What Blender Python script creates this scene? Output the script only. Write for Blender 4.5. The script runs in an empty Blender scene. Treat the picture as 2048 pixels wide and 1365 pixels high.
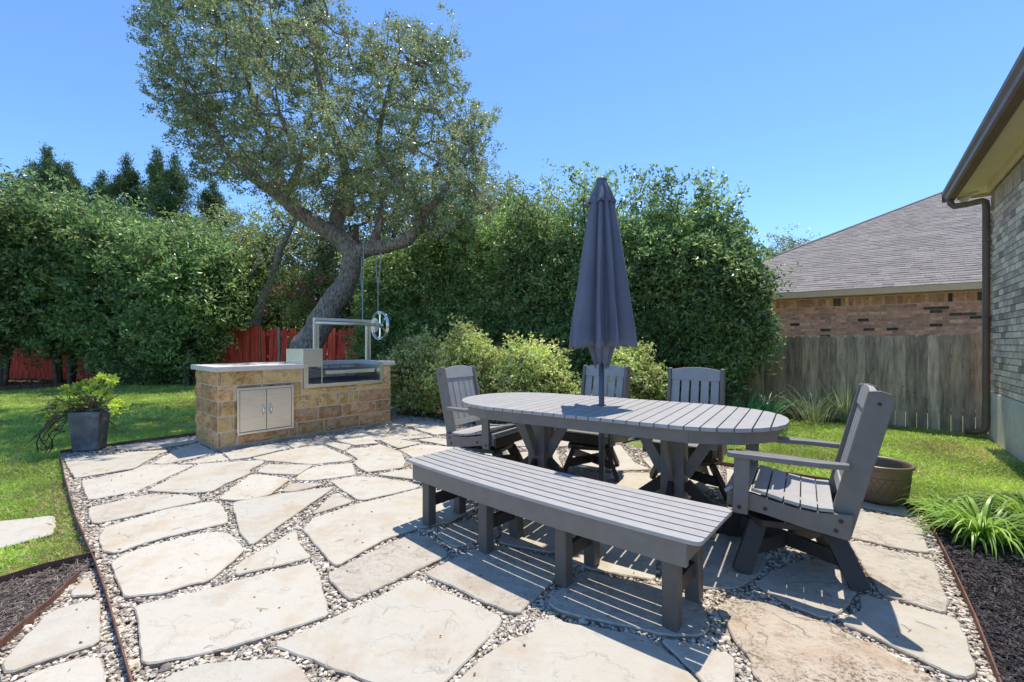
import bpy, math, random
import numpy as np
from mathutils import Vector, Matrix

random.seed(7)
rng = np.random.default_rng(7)
scene = bpy.context.scene
COL = scene.collection

# ---------------------------------------------------------------- camera, light, exposure
F_PX, CX, HY, CAM_H = 880.0, 1024.0, 688.0, 1.235      # focal length in photo pixels, principal column, horizon row, eye height
cam_data = bpy.data.cameras.new('camera')
cam = bpy.data.objects.new('camera', cam_data)
COL.objects.link(cam)
cam.location = (0, 0, CAM_H)
cam.rotation_euler = (math.radians(90), 0, 0)
cam_data.sensor_width = 36
cam_data.lens = F_PX / 2048 * 36
cam_data.shift_y = (HY - 682.5) / 2048
cam_data.clip_start = 0.05
cam_data.clip_end = 600
scene.camera = cam

SUN = Vector((0.17, 0.33, 1.0)).normalized()
world = bpy.data.worlds.new('World')
scene.world = world
world.use_nodes = True
wn = world.node_tree
bgn = wn.nodes['Background']
sky = wn.nodes.new('ShaderNodeTexSky')
sky.sky_type = 'NISHITA'
sky.sun_disc = False
sky.sun_elevation = math.asin(SUN.z)
sky.sun_rotation = math.atan2(SUN.x, SUN.y)
sky.altitude = 200
sky.air_density = 1.0
sky.dust_density = 0.1
sky.ozone_density = 2.2
skt = wn.nodes.new('ShaderNodeMix')
skt.data_type = 'RGBA'
skt.blend_type = 'MULTIPLY'
skt.inputs[0].default_value = 1
skt.inputs[7].default_value = (0.405, 0.53, 0.66, 1)
wn.links.new(sky.outputs[0], skt.inputs[6])
wn.links.new(skt.outputs[2], bgn.inputs[0])
bgn.inputs[1].default_value = 0.135
sd = bpy.data.lights.new('sun', 'SUN')
sd.energy = 2.05
sd.angle = math.radians(0.5)
sd.color = (1.0, 0.92, 0.8)
sun = bpy.data.objects.new('sun', sd)
COL.objects.link(sun)
sun.rotation_euler = (-SUN).to_track_quat('-Z', 'Y').to_euler()
scene.view_settings.view_transform = 'Standard'
scene.view_settings.look = 'None'
scene.view_settings.exposure = 1.46
scene.view_settings.gamma = 1
scene.view_settings.use_curve_mapping = False

# ---------------------------------------------------------------- measuring helpers
def G(px, py, z=0.0):
    Y = F_PX * (CAM_H - z) / (py - HY)
    return ((px - CX) / F_PX * Y, Y)

def at(px, Y):
    return (px - CX) / F_PX * Y

def zat(py, Y):
    return CAM_H + (HY - py) / F_PX * Y

# ---------------------------------------------------------------- materials
def new_mat(name):
    m = bpy.data.materials.new(name)
    m.use_nodes = True
    nt = m.node_tree
    for n in list(nt.nodes):
        nt.nodes.remove(n)
    out = nt.nodes.new('ShaderNodeOutputMaterial')
    b = nt.nodes.new('ShaderNodeBsdfPrincipled')
    nt.links.new(b.outputs[0], out.inputs[0])
    return m, nt, b, out

def N(nt, t, **kw):
    n = nt.nodes.new(t)
    for k, v in kw.items():
        if k in n.inputs:
            n.inputs[k].default_value = v
        else:
            setattr(n, k, v)
    return n

def ramp(nt, stops):
    r = nt.nodes.new('ShaderNodeValToRGB')
    e = r.color_ramp.elements
    while len(e) > 1:
        e.remove(e[-1])
    e[0].position = stops[0][0]
    e[0].color = (*stops[0][1], 1)
    for p, c in stops[1:]:
        x = e.new(p)
        x.color = (*c, 1)
    return r

def mixc(nt, fac, a, b, mode='MIX'):
    m = nt.nodes.new('ShaderNodeMix')
    m.data_type = 'RGBA'
    m.blend_type = mode
    for sock, v in ((m.inputs[0], fac), (m.inputs[6], a), (m.inputs[7], b)):
        if hasattr(v, 'is_linked') or hasattr(v, 'links'):
            nt.links.new(v, sock)
        elif isinstance(v, tuple):
            sock.default_value = (*v, 1)
        else:
            sock.default_value = v
    return m.outputs[2]

def noisy(name, stops, scale=8, detail=6, rough=0.7, bump=0.0, bscale=60, coord='pos', stretch=(1, 1, 1),
          metal=0.0, vary=0.0, hue=0.0, spots=None, spec=0.5, bdist=0.01, island=0.0, rrough=0.55):
    """noise -> ramp colour, bump noise, optional per-object / per-island brightness, optional spots (scale, lo, hi, colour, strength)"""
    m, nt, b, out = new_mat(name)
    if coord == 'pos':
        g = N(nt, 'ShaderNodeNewGeometry')
        src = g.outputs['Position']
    else:
        g = N(nt, 'ShaderNodeTexCoord')
        src = g.outputs['Object']
    oi = N(nt, 'ShaderNodeObjectInfo')
    mp = N(nt, 'ShaderNodeMapping')
    mp.inputs['Scale'].default_value = stretch
    nt.links.new(src, mp.inputs[0])
    if coord != 'pos':
        cm = N(nt, 'ShaderNodeMath', operation='MULTIPLY')
        nt.links.new(oi.outputs['Random'], cm.inputs[0])
        cm.inputs[1].default_value = 37
        cx = N(nt, 'ShaderNodeCombineXYZ')
        for i in range(3):
            nt.links.new(cm.outputs[0], cx.inputs[i])
        nt.links.new(cx.outputs[0], mp.inputs['Location'])
    n1 = N(nt, 'ShaderNodeTexNoise', Scale=scale, Detail=detail, Roughness=rrough)
    nt.links.new(mp.outputs[0], n1.inputs['Vector'])
    r = ramp(nt, stops)
    nt.links.new(n1.outputs[0], r.inputs[0])
    c = r.outputs[0]
    if spots:
        for sp_t in spots:
            sc, lo, hi, colr, st = sp_t[:5]
            n3 = N(nt, 'ShaderNodeTexNoise', Scale=sc, Detail=4, Roughness=0.7)
            nt.links.new(mp.outputs[0], n3.inputs['Vector'])
            rr = N(nt, 'ShaderNodeMapRange')
            rr.inputs[1].default_value = lo
            rr.inputs[2].default_value = hi
            rr.inputs[3].default_value = 0
            rr.inputs[4].default_value = st
            nt.links.new(n3.outputs[0], rr.inputs[0])
            fo = rr.outputs[0]
            if len(sp_t) > 5:
                n4 = N(nt, 'ShaderNodeTexNoise', Scale=sp_t[5], Detail=3)
                nt.links.new(mp.outputs[0], n4.inputs['Vector'])
                r4 = N(nt, 'ShaderNodeMapRange')
                r4.inputs[1].default_value = 0.45
                r4.inputs[2].default_value = 0.6
                nt.links.new(n4.outputs[0], r4.inputs[0])
                ml = N(nt, 'ShaderNodeMath', operation='MULTIPLY')
                nt.links.new(r4.outputs[0], ml.inputs[0])
                nt.links.new(fo, ml.inputs[1])
                fo = ml.outputs[0]
            c = mixc(nt, fo, c, colr)
    if vary or island:
        if island:
            g2 = N(nt, 'ShaderNodeNewGeometry')
            ro, amt = g2.outputs['Random Per Island'], island
        else:
            ro, amt = oi.outputs['Random'], vary
        rr = N(nt, 'ShaderNodeMapRange')
        rr.inputs[3].default_value = 1 - amt
        rr.inputs[4].default_value = 1 + amt
        nt.links.new(ro, rr.inputs[0])
        hs = N(nt, 'ShaderNodeHueSaturation')
        nt.links.new(rr.outputs[0], hs.inputs['Value'])
        nt.links.new(c, hs.inputs['Color'])
        if hue:
            w = N(nt, 'ShaderNodeMath', operation='MULTIPLY')
            nt.links.new(ro, w.inputs[0])
            w.inputs[1].default_value = 7.31
            fr = N(nt, 'ShaderNodeMath', operation='FRACT')
            nt.links.new(w.outputs[0], fr.inputs[0])
            hr = N(nt, 'ShaderNodeMapRange')
            hr.inputs[3].default_value = 0.5 - hue
            hr.inputs[4].default_value = 0.5 + hue
            nt.links.new(fr.outputs[0], hr.inputs[0])
            nt.links.new(hr.outputs[0], hs.inputs['Hue'])
        c = hs.outputs[0]
    nt.links.new(c, b.inputs['Base Color'])
    b.inputs['Roughness'].default_value = rough
    b.inputs['Metallic'].default_value = metal
    b.inputs['Specular IOR Level'].default_value = spec
    if bump:
        n2 = N(nt, 'ShaderNodeTexNoise', Scale=bscale, Detail=5, Roughness=0.6)
        nt.links.new(mp.outputs[0], n2.inputs['Vector'])
        bp = N(nt, 'ShaderNodeBump', Strength=bump, Distance=bdist)
        nt.links.new(n2.outputs[0], bp.inputs['Height'])
        nt.links.new(bp.outputs[0], b.inputs['Normal'])
    return m

def leaf_mat(name, dark, light, extra=None, efrac=0.0, rough=0.4, trans=0.3, spec=0.5):
    m, nt, b, out = new_mat(name)
    g = N(nt, 'ShaderNodeNewGeometry')
    r = ramp(nt, [(0.0, dark), (0.55, tuple((a + c) / 2 for a, c in zip(dark, light))), (1 - efrac - 0.001, light)] +
             ([(1 - efrac, extra)] if extra else []))
    if extra:
        r.color_ramp.interpolation = 'LINEAR'
    nt.links.new(g.outputs['Random Per Island'], r.inputs[0])
    n1 = N(nt, 'ShaderNodeTexNoise', Scale=1.3, Detail=3)
    nt.links.new(g.outputs['Position'], n1.inputs['Vector'])
    rr = N(nt, 'ShaderNodeMapRange')
    rr.inputs[1].default_value = 0.3
    rr.inputs[2].default_value = 0.7
    rr.inputs[3].default_value = 0.65
    rr.inputs[4].default_value = 1.35
    nt.links.new(n1.outputs[0], rr.inputs[0])
    hs = N(nt, 'ShaderNodeHueSaturation')
    oi = N(nt, 'ShaderNodeObjectInfo')
    ov = N(nt, 'ShaderNodeMapRange')
    ov.inputs[3].default_value = 0.78
    ov.inputs[4].default_value = 1.18
    nt.links.new(oi.outputs['Random'], ov.inputs[0])
    vm = N(nt, 'ShaderNodeMath', operation='MULTIPLY')
    nt.links.new(rr.outputs[0], vm.inputs[0])
    nt.links.new(ov.outputs[0], vm.inputs[1])
    nt.links.new(vm.outputs[0], hs.inputs['Value'])
    nt.links.new(r.outputs[0], hs.inputs['Color'])
    nt.links.new(hs.outputs[0], b.inputs['Base Color'])
    b.inputs['Roughness'].default_value = rough
    b.inputs['Specular IOR Level'].default_value = spec
    tr = N(nt, 'ShaderNodeBsdfTranslucent')
    hs2 = N(nt, 'ShaderNodeHueSaturation', Value=1.4, Saturation=1.02, Hue=0.495)
    nt.links.new(hs.outputs[0], hs2.inputs['Color'])
    nt.links.new(hs2.outputs[0], tr.inputs[0])
    mx = N(nt, 'ShaderNodeMixShader')
    mx.inputs[0].default_value = trans
    nt.links.new(b.outputs[0], mx.inputs[1])
    nt.links.new(tr.outputs[0], mx.inputs[2])
    nt.links.new(mx.outputs[0], out.inputs[0])
    return m

M = {}
M['flag'] = noisy('flagstone', [(0.3, (0.43, 0.39, 0.315)), (0.45, (0.5, 0.47, 0.4)), (0.58, (0.49, 0.45, 0.37)), (0.7, (0.46, 0.375, 0.26))], scale=2.6, detail=8, rough=0.85,
                  bump=0.5, bscale=9, vary=0.07, bdist=0.03, rrough=0.62, spots=[(70, 0.62, 0.7, (0.2, 0.16, 0.11), 0.7, 3.0), (2.2, 0.5, 0.68, (0.41, 0.31, 0.205), 0.6), (30, 0.62, 0.75, (0.48, 0.46, 0.42), 0.4)])
def clefts(m, strength=0.35, dist=0.012, sc=2.3, crack=0.5):
    nt = m.node_tree
    b = [n for n in nt.nodes if n.type == 'BSDF_PRINCIPLED'][0]
    g = N(nt, 'ShaderNodeNewGeometry')
    n1 = N(nt, 'ShaderNodeTexNoise', Scale=sc, Detail=7, Roughness=0.55)
    nt.links.new(g.outputs['Position'], n1.inputs['Vector'])
    mu = N(nt, 'ShaderNodeMath', operation='MULTIPLY')
    mu.inputs[1].default_value = 7.0
    nt.links.new(n1.outputs[0], mu.inputs[0])
    fr = N(nt, 'ShaderNodeMath', operation='FRACT')
    nt.links.new(mu.outputs[0], fr.inputs[0])
    st = N(nt, 'ShaderNodeMapRange')
    st.interpolation_type = 'SMOOTHSTEP'
    st.inputs[1].default_value = 0.0
    st.inputs[2].default_value = 0.12
    nt.links.new(fr.outputs[0], st.inputs[0])
    bp = N(nt, 'ShaderNodeBump', Strength=strength, Distance=dist)
    nt.links.new(st.outputs[0], bp.inputs['Height'])
    old = b.inputs['Normal'].links[0].from_socket
    nt.links.new(old, bp.inputs['Normal'])
    nt.links.new(bp.outputs[0], b.inputs['Normal'])
    # dirt caught along some of the cleft lines
    ab = N(nt, 'ShaderNodeMapRange')
    ab.inputs[1].default_value = 0.0
    ab.inputs[2].default_value = 0.07
    ab.inputs[3].default_value = crack
    ab.inputs[4].default_value = 0.0
    nt.links.new(fr.outputs[0], ab.inputs[0])
    n2 = N(nt, 'ShaderNodeTexNoise', Scale=5.0, Detail=4)
    nt.links.new(g.outputs['Position'], n2.inputs['Vector'])
    mr = N(nt, 'ShaderNodeMapRange')
    mr.inputs[1].default_value = 0.52
    mr.inputs[2].default_value = 0.62
    nt.links.new(n2.outputs[0], mr.inputs[0])
    mm = N(nt, 'ShaderNodeMath', operation='MULTIPLY')
    nt.links.new(ab.outputs[0], mm.inputs[0])
    nt.links.new(mr.outputs[0], mm.inputs[1])
    old = b.inputs['Base Color'].links[0].from_socket
    nt.links.new(mixc(nt, mm.outputs[0], old, (0.22, 0.16, 0.1)), b.inputs['Base Color'])
clefts(M['flag'])
M['flag2'] = noisy('flagstone_lichen', [(0.3, (0.43, 0.35, 0.25)), (0.5, (0.5, 0.43, 0.34)), (0.7, (0.42, 0.31, 0.21))], scale=3.2, detail=8, rough=0.9,
                   bump=0.8, bscale=18, bdist=0.03, spots=[(48, 0.5, 0.6, (0.12, 0.09, 0.06), 0.85, 3.5), (110, 0.55, 0.62, (0.14, 0.1, 0.07), 0.8, 6.0), (9, 0.55, 0.66, (0.3, 0.19, 0.11), 0.5)])
M['flagdirty'] = noisy('flagstone_stained', [(0.3, (0.42, 0.36, 0.29)), (0.5, (0.47, 0.43, 0.36)), (0.7, (0.38, 0.32, 0.25))], scale=3, detail=8, rough=0.9,
                       bump=0.6, bscale=14, bdist=0.03, spots=[(26, 0.5, 0.66, (0.17, 0.14, 0.11), 0.6, 2.5), (80, 0.6, 0.68, (0.15, 0.12, 0.09), 0.6)])
clefts(M['flag2'], 0.6, 0.02, 2.8, 0.8)
clefts(M['flagdirty'], 0.5, 0.015, 2.5, 0.7)
M['flagedge'] = noisy('flagstone_edge', [(0.3, (0.2, 0.15, 0.105)), (0.6, (0.36, 0.3, 0.23))], scale=14, rough=0.95, bump=0.8, bscale=40)
M['gravelbed'] = noisy('gravel_soil', [(0.3, (0.13, 0.1, 0.075)), (0.6, (0.26, 0.21, 0.16))], scale=60, rough=0.95, bump=0.8, bscale=160)
M['pebble'] = noisy('pebbles', [(0.3, (0.38, 0.31, 0.23)), (0.6, (0.58, 0.53, 0.45))], scale=25, rough=0.8, bump=0.3, bscale=200, island=0.55, hue=0.02)
M['lawn'] = noisy('lawn_soil', [(0.3, (0.12, 0.16, 0.035)), (0.55, (0.19, 0.24, 0.055)), (0.75, (0.33, 0.28, 0.13))], scale=1.6, rough=0.95, bump=0.8, bscale=90)
M['soil'] = noisy('soil', [(0.3, (0.10, 0.075, 0.05)), (0.6, (0.2, 0.16, 0.12))], scale=5, rough=0.95, bump=0.8, bscale=60)
M['mulch'] = noisy('black_mulch', [(0.3, (0.02, 0.018, 0.02)), (0.6, (0.06, 0.052, 0.056))], scale=60, rough=0.8, bump=1.0, bscale=120)
M['chip'] = noisy('mulch_shreds', [(0.3, (0.03, 0.026, 0.03)), (0.7, (0.1, 0.085, 0.09))], scale=30, rough=0.7, island=0.6)
M['straw'] = noisy('dry_straw', [(0.3, (0.16, 0.13, 0.11)), (0.7, (0.34, 0.28, 0.22))], scale=30, rough=0.8, island=0.6)
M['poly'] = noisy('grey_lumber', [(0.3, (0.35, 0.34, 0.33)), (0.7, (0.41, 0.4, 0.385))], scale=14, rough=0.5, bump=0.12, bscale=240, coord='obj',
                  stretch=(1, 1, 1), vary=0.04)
M['polyshade'] = noisy('shaded_lumber', [(0.3, (0.034, 0.028, 0.025)), (0.7, (0.048, 0.041, 0.036))], scale=14, rough=0.5, spec=0.4, bump=0.1, bscale=240, coord='obj', vary=0.05)  # same grey lumber, colour darkened to imitate shade on feet, chair legs, low rails
M['polyhalfshade'] = noisy('half_shaded_lumber', [(0.3, (0.19, 0.165, 0.145)), (0.7, (0.225, 0.197, 0.173))], scale=14, rough=0.55, spec=0.35, bump=0.1, bscale=240, coord='obj', vary=0.05)  # copy of the furniture grey with the shade of upright faces painted in
M['legshade'] = noisy('shaded_leg_lumber', [(0.3, (0.1, 0.087, 0.078)), (0.7, (0.13, 0.115, 0.103))], scale=8, rough=0.5, spec=0.35, bump=0.1, bscale=240, coord='obj')  # bench legs: shadow below the seat put into the base colour
M['armshade'] = noisy('shaded_arm_lumber', [(0.3, (0.18, 0.165, 0.155)), (0.7, (0.21, 0.195, 0.18))], scale=14, rough=0.45, bump=0.1, bscale=240, coord='obj')  # lumber grey lowered so that the arm sides look shaded
M['bolt'] = noisy('dark_bolt', [(0.3, (0.04, 0.04, 0.045)), (0.7, (0.06, 0.06, 0.06))], rough=0.4, metal=0.6)
M['fabric'] = noisy('umbrella_fabric', [(0.3, (0.14, 0.15, 0.205)), (0.7, (0.17, 0.18, 0.235))], scale=5, rough=0.85, bump=0.25, bscale=400, bdist=0.003)
M['pole'] = noisy('umbrella_pole_metal', [(0.3, (0.1, 0.11, 0.13)), (0.7, (0.13, 0.14, 0.16))], rough=0.4, metal=0.3)
M['steel'] = noisy('brushed_steel', [(0.35, (0.72, 0.66, 0.57)), (0.65, (0.84, 0.78, 0.68))], scale=6, rough=0.4, metal=1.0, bump=0.05, bscale=90, stretch=(1, 1, 25))
M['chrome'] = noisy('polished_steel', [(0.35, (0.75, 0.74, 0.72)), (0.65, (0.85, 0.84, 0.82))], scale=6, rough=0.12, metal=1.0)
M['block'] = noisy('rock_face_block', [(0.3, (0.28, 0.125, 0.04)), (0.43, (0.52, 0.27, 0.09)), (0.57, (0.72, 0.46, 0.21)), (0.72, (0.36, 0.2, 0.085))], scale=9, detail=8,
                   rough=0.9, bump=1.0, bscale=45, bdist=0.02, coord='obj', vary=0.25, hue=0.012, rrough=0.7,
                   spots=[(55, 0.54, 0.64, (0.72, 0.58, 0.4), 0.75), (42, 0.56, 0.66, (0.09, 0.045, 0.02), 0.7)])
M['blocklight'] = noisy('pale_gold_block', [(0.3, (0.66, 0.42, 0.15)), (0.6, (0.8, 0.58, 0.28)), (0.75, (0.55, 0.34, 0.13))], scale=8, detail=8, rough=0.9, bump=0.9,
                        bscale=45, bdist=0.02, coord='obj', vary=0.12, spots=[(60, 0.58, 0.7, (0.24, 0.15, 0.07), 0.5)])
M['mortar'] = noisy('mortar', [(0.3, (0.68, 0.52, 0.35)), (0.6, (0.78, 0.63, 0.46))], scale=14, rough=0.9, bump=0.6, bscale=90)
M['footing'] = noisy('concrete_footing', [(0.3, (0.28, 0.19, 0.12)), (0.6, (0.52, 0.41, 0.3))], scale=4, rough=0.9, bump=0.5, bscale=50)
M['counter'] = noisy('cast_counter', [(0.3, (0.62, 0.55, 0.47)), (0.6, (0.7, 0.63, 0.54))], scale=5, rough=0.7, bump=0.15, bscale=60)
M['firebrick'] = noisy('fire_brick', [(0.3, (0.6, 0.46, 0.37)), (0.6, (0.72, 0.58, 0.48))], scale=12, rough=0.9, bump=0.3, bscale=80, vary=0.12)
M['soot'] = noisy('grill_iron', [(0.3, (0.1, 0.1, 0.1)), (0.6, (0.24, 0.23, 0.22))], scale=20, rough=0.5, metal=0.7)
M['fence'] = noisy('weathered_board', [(0.3, (0.28, 0.205, 0.145)), (0.5, (0.5, 0.39, 0.285)), (0.7, (0.62, 0.52, 0.37))], scale=3.2, detail=7, rough=0.9, bump=0.5, bscale=14,
                   coord='obj', stretch=(6, 6, 0.9), vary=0.34, spots=[(2.4, 0.5, 0.7, (0.2, 0.16, 0.13), 0.7), (3.5, 0.62, 0.7, (0.2, 0.1, 0.05), 0.5)])
M['redfence'] = noisy('red_stained_board', [(0.3, (0.38, 0.028, 0.015)), (0.55, (0.62, 0.065, 0.035)), (0.75, (0.76, 0.17, 0.09))], scale=2.5, rough=0.8, bump=0.4, bscale=14,
                      coord='obj', stretch=(5, 5, 0.9), vary=0.16)
M['greywood'] = noisy('grey_post_wood', [(0.3, (0.14, 0.13, 0.12)), (0.6, (0.3, 0.28, 0.26))], scale=4, rough=0.9, bump=0.4, bscale=20, stretch=(4, 4, 1))
M['knot'] = noisy('knot', [(0.3, (0.015, 0.013, 0.012)), (0.6, (0.03, 0.026, 0.022))], rough=0.9)
M['brickred'] = noisy('red_brick', [(0.3, (0.42, 0.19, 0.13)), (0.5, (0.56, 0.3, 0.22)), (0.7, (0.64, 0.45, 0.37))], scale=10, rough=0.9, bump=0.5, bscale=60, coord='obj', vary=0.3, hue=0.012,
                      spots=[(4, 0.6, 0.75, (0.5, 0.42, 0.37), 0.6)])
M['brickdark'] = noisy('dark_brick', [(0.3, (0.05, 0.04, 0.035)), (0.7, (0.12, 0.08, 0.065))], scale=20, rough=0.9, bump=0.5, bscale=60, coord='obj', vary=0.3)
M['mortarlight'] = noisy('light_mortar', [(0.3, (0.6, 0.47, 0.38)), (0.6, (0.68, 0.56, 0.47))], scale=14, rough=0.95, bump=0.3, bscale=80)
M['brickgrey'] = noisy('grey_brick', [(0.3, (0.62, 0.44, 0.31)), (0.5, (0.8, 0.61, 0.45)), (0.7, (0.9, 0.74, 0.57))], scale=14, rough=0.9, bump=0.5, bscale=60, coord='obj', vary=0.28, hue=0.015,
                       spots=[(9, 0.58, 0.7, (0.2, 0.17, 0.16), 0.6)])
M['brickgreydark'] = noisy('charcoal_brick', [(0.3, (0.36, 0.25, 0.18)), (0.7, (0.52, 0.38, 0.29))], scale=14, rough=0.9, bump=0.5, bscale=60, coord='obj', vary=0.2)
M['soldier'] = noisy('tan_brick', [(0.3, (0.36, 0.26, 0.18)), (0.7, (0.6, 0.48, 0.36))], scale=14, rough=0.9, bump=0.4, bscale=60, coord='obj', vary=0.3)
M['mortargrey'] = noisy('tan_mortar', [(0.3, (0.6, 0.47, 0.33)), (0.6, (0.74, 0.6, 0.44))], scale=14, rough=0.95, bump=0.3, bscale=80)
M['foundation'] = noisy('concrete_foundation', [(0.3, (0.58, 0.51, 0.43)), (0.55, (0.76, 0.69, 0.59)), (0.75, (0.66, 0.55, 0.41))], scale=2.2, rough=0.85, bump=0.4, bscale=30,
                        spots=[(9, 0.62, 0.7, (0.14, 0.12, 0.1), 0.6)])
M['trim'] = noisy('tan_trim_paint', [(0.3, (0.6, 0.43, 0.25)), (0.6, (0.64, 0.47, 0.28))], scale=3, rough=0.6)
M['soffit'] = noisy('cream_soffit_paint', [(0.3, (0.84, 0.7, 0.54)), (0.6, (0.88, 0.74, 0.58))], scale=3, rough=0.6)
M['gutter'] = noisy('bronze_gutter', [(0.3, (0.17, 0.11, 0.075)), (0.6, (0.2, 0.135, 0.095))], scale=3, rough=0.5, spec=0.4)
M['shingle'] = noisy('asphalt_shingle', [(0.3, (0.2, 0.175, 0.158)), (0.6, (0.28, 0.25, 0.225))], scale=30, rough=0.95, bump=0.4, bscale=200, vary=0.18, hue=0.01)
M['shinglestuff'] = noisy('asphalt_shingle_field', [(0.3, (0.2, 0.175, 0.158)), (0.6, (0.28, 0.25, 0.225))], scale=30, rough=0.95, bump=0.4, bscale=200, island=0.18)
M['bark'] = noisy('oak_bark', [(0.3, (0.1, 0.08, 0.066)), (0.5, (0.33, 0.275, 0.23)), (0.7, (0.6, 0.53, 0.46))], scale=20, detail=8, rough=0.95, bump=1.0, bscale=26, bdist=0.08, stretch=(1.6, 1.6, 0.55))
M['twig'] = noisy('twig_bark', [(0.3, (0.07, 0.05, 0.035)), (0.7, (0.19, 0.145, 0.1))], scale=8, rough=0.9)
M['oakleaf'] = leaf_mat('oak_leaf', (0.1, 0.135, 0.055), (0.42, 0.48, 0.23), rough=0.34, trans=0.3, spec=0.7)
M['hedgeleaf'] = leaf_mat('glossy_leaf', (0.075, 0.16, 0.055), (0.41, 0.55, 0.2), rough=0.3, trans=0.42, spec=0.7)
M['shrubleaf'] = leaf_mat('broad_leaf', (0.06, 0.125, 0.04), (0.33, 0.46, 0.17), extra=(0.3, 0.25, 0.09), efrac=0.02, rough=0.33, trans=0.42, spec=0.65)
M['cedarleaf'] = leaf_mat('cedar_foliage', (0.06, 0.11, 0.04), (0.16, 0.25, 0.09), rough=0.6, trans=0.12, spec=0.3)
M['farleaf'] = leaf_mat('pale_leaf', (0.17, 0.22, 0.06), (0.45, 0.52, 0.19), rough=0.4, trans=0.25)
M['pinkleaf'] = leaf_mat('pink_bloom', (0.4, 0.06, 0.08), (0.7, 0.25, 0.3), rough=0.6, trans=0.3)
M['roseleaf'] = leaf_mat('rose_leaf', (0.3, 0.4, 0.1), (0.8, 0.88, 0.36), extra=(0.36, 0.2, 0.1), efrac=0.08, rough=0.45, trans=0.3)
M['bloom'] = leaf_mat('rose_petal', (0.75, 0.66, 0.35), (0.85, 0.82, 0.62), rough=0.6, trans=0.3)
M['strapleaf'] = leaf_mat('lily_leaf', (0.16, 0.3, 0.04), (0.4, 0.58, 0.12), rough=0.4, trans=0.35)
M['darkstrap'] = leaf_mat('iris_leaf', (0.12, 0.36, 0.14), (0.26, 0.6, 0.22), rough=0.4, trans=0.25)
M['yucca'] = leaf_mat('yucca_leaf', (0.2, 0.26, 0.13), (0.48, 0.52, 0.3), rough=0.5, trans=0.15)
M['succ'] = leaf_mat('succulent_leaf', (0.5, 0.66, 0.06), (0.85, 0.92, 0.2), rough=0.35, trans=0.3)
M['grass'] = leaf_mat('grass_blade', (0.28, 0.42, 0.06), (0.55, 0.72, 0.17), extra=(0.62, 0.54, 0.3), efrac=0.13, rough=0.5, trans=0.35)
M['drygrass'] = leaf_mat('dry_grass_blade', (0.42, 0.33, 0.16), (0.66, 0.55, 0.3), rough=0.6, trans=0.3)
M['edging'] = noisy('rusted_edging', [(0.3, (0.1, 0.045, 0.03)), (0.6, (0.2, 0.1, 0.07))], scale=12, rough=0.85, bump=0.3, bscale=80)
M['pot'] = noisy('grey_glazed_pot', [(0.3, (0.06, 0.065, 0.075)), (0.5, (0.11, 0.12, 0.14)), (0.7, (0.2, 0.215, 0.24))], scale=7, detail=5, rough=0.5, coord='obj', bump=0.15, bscale=40)
M['bronzepot'] = noisy('bronze_planter_plastic', [(0.3, (0.15, 0.11, 0.066)), (0.7, (0.18, 0.132, 0.08))], scale=6, rough=0.38, coord='obj', spec=0.6)
M['iron'] = noisy('wrought_iron', [(0.3, (0.02, 0.02, 0.02)), (0.7, (0.04, 0.035, 0.03))], rough=0.5, metal=0.5)
M['strap'] = noisy('grey_webbing', [(0.3, (0.25, 0.3, 0.35)), (0.7, (0.36, 0.4, 0.45))], scale=30, rough=0.8)
M['yellowwall'] = noisy('yellow_stucco', [(0.3, (0.55, 0.38, 0.14)), (0.7, (0.62, 0.44, 0.18))], rough=0.9)
M['white'] = noisy('white_paint', [(0.3, (0.74, 0.73, 0.7)), (0.7, (0.8, 0.79, 0.77))], rough=0.6)
M['glass'] = noisy('dark_glass', [(0.3, (0.03, 0.04, 0.05)), (0.7, (0.05, 0.06, 0.07))], rough=0.08)
M['debris'] = noisy('dry_leaf_bits', [(0.3, (0.12, 0.08, 0.045)), (0.7, (0.3, 0.2, 0.12))], scale=20, rough=0.9, island=0.5)

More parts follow.
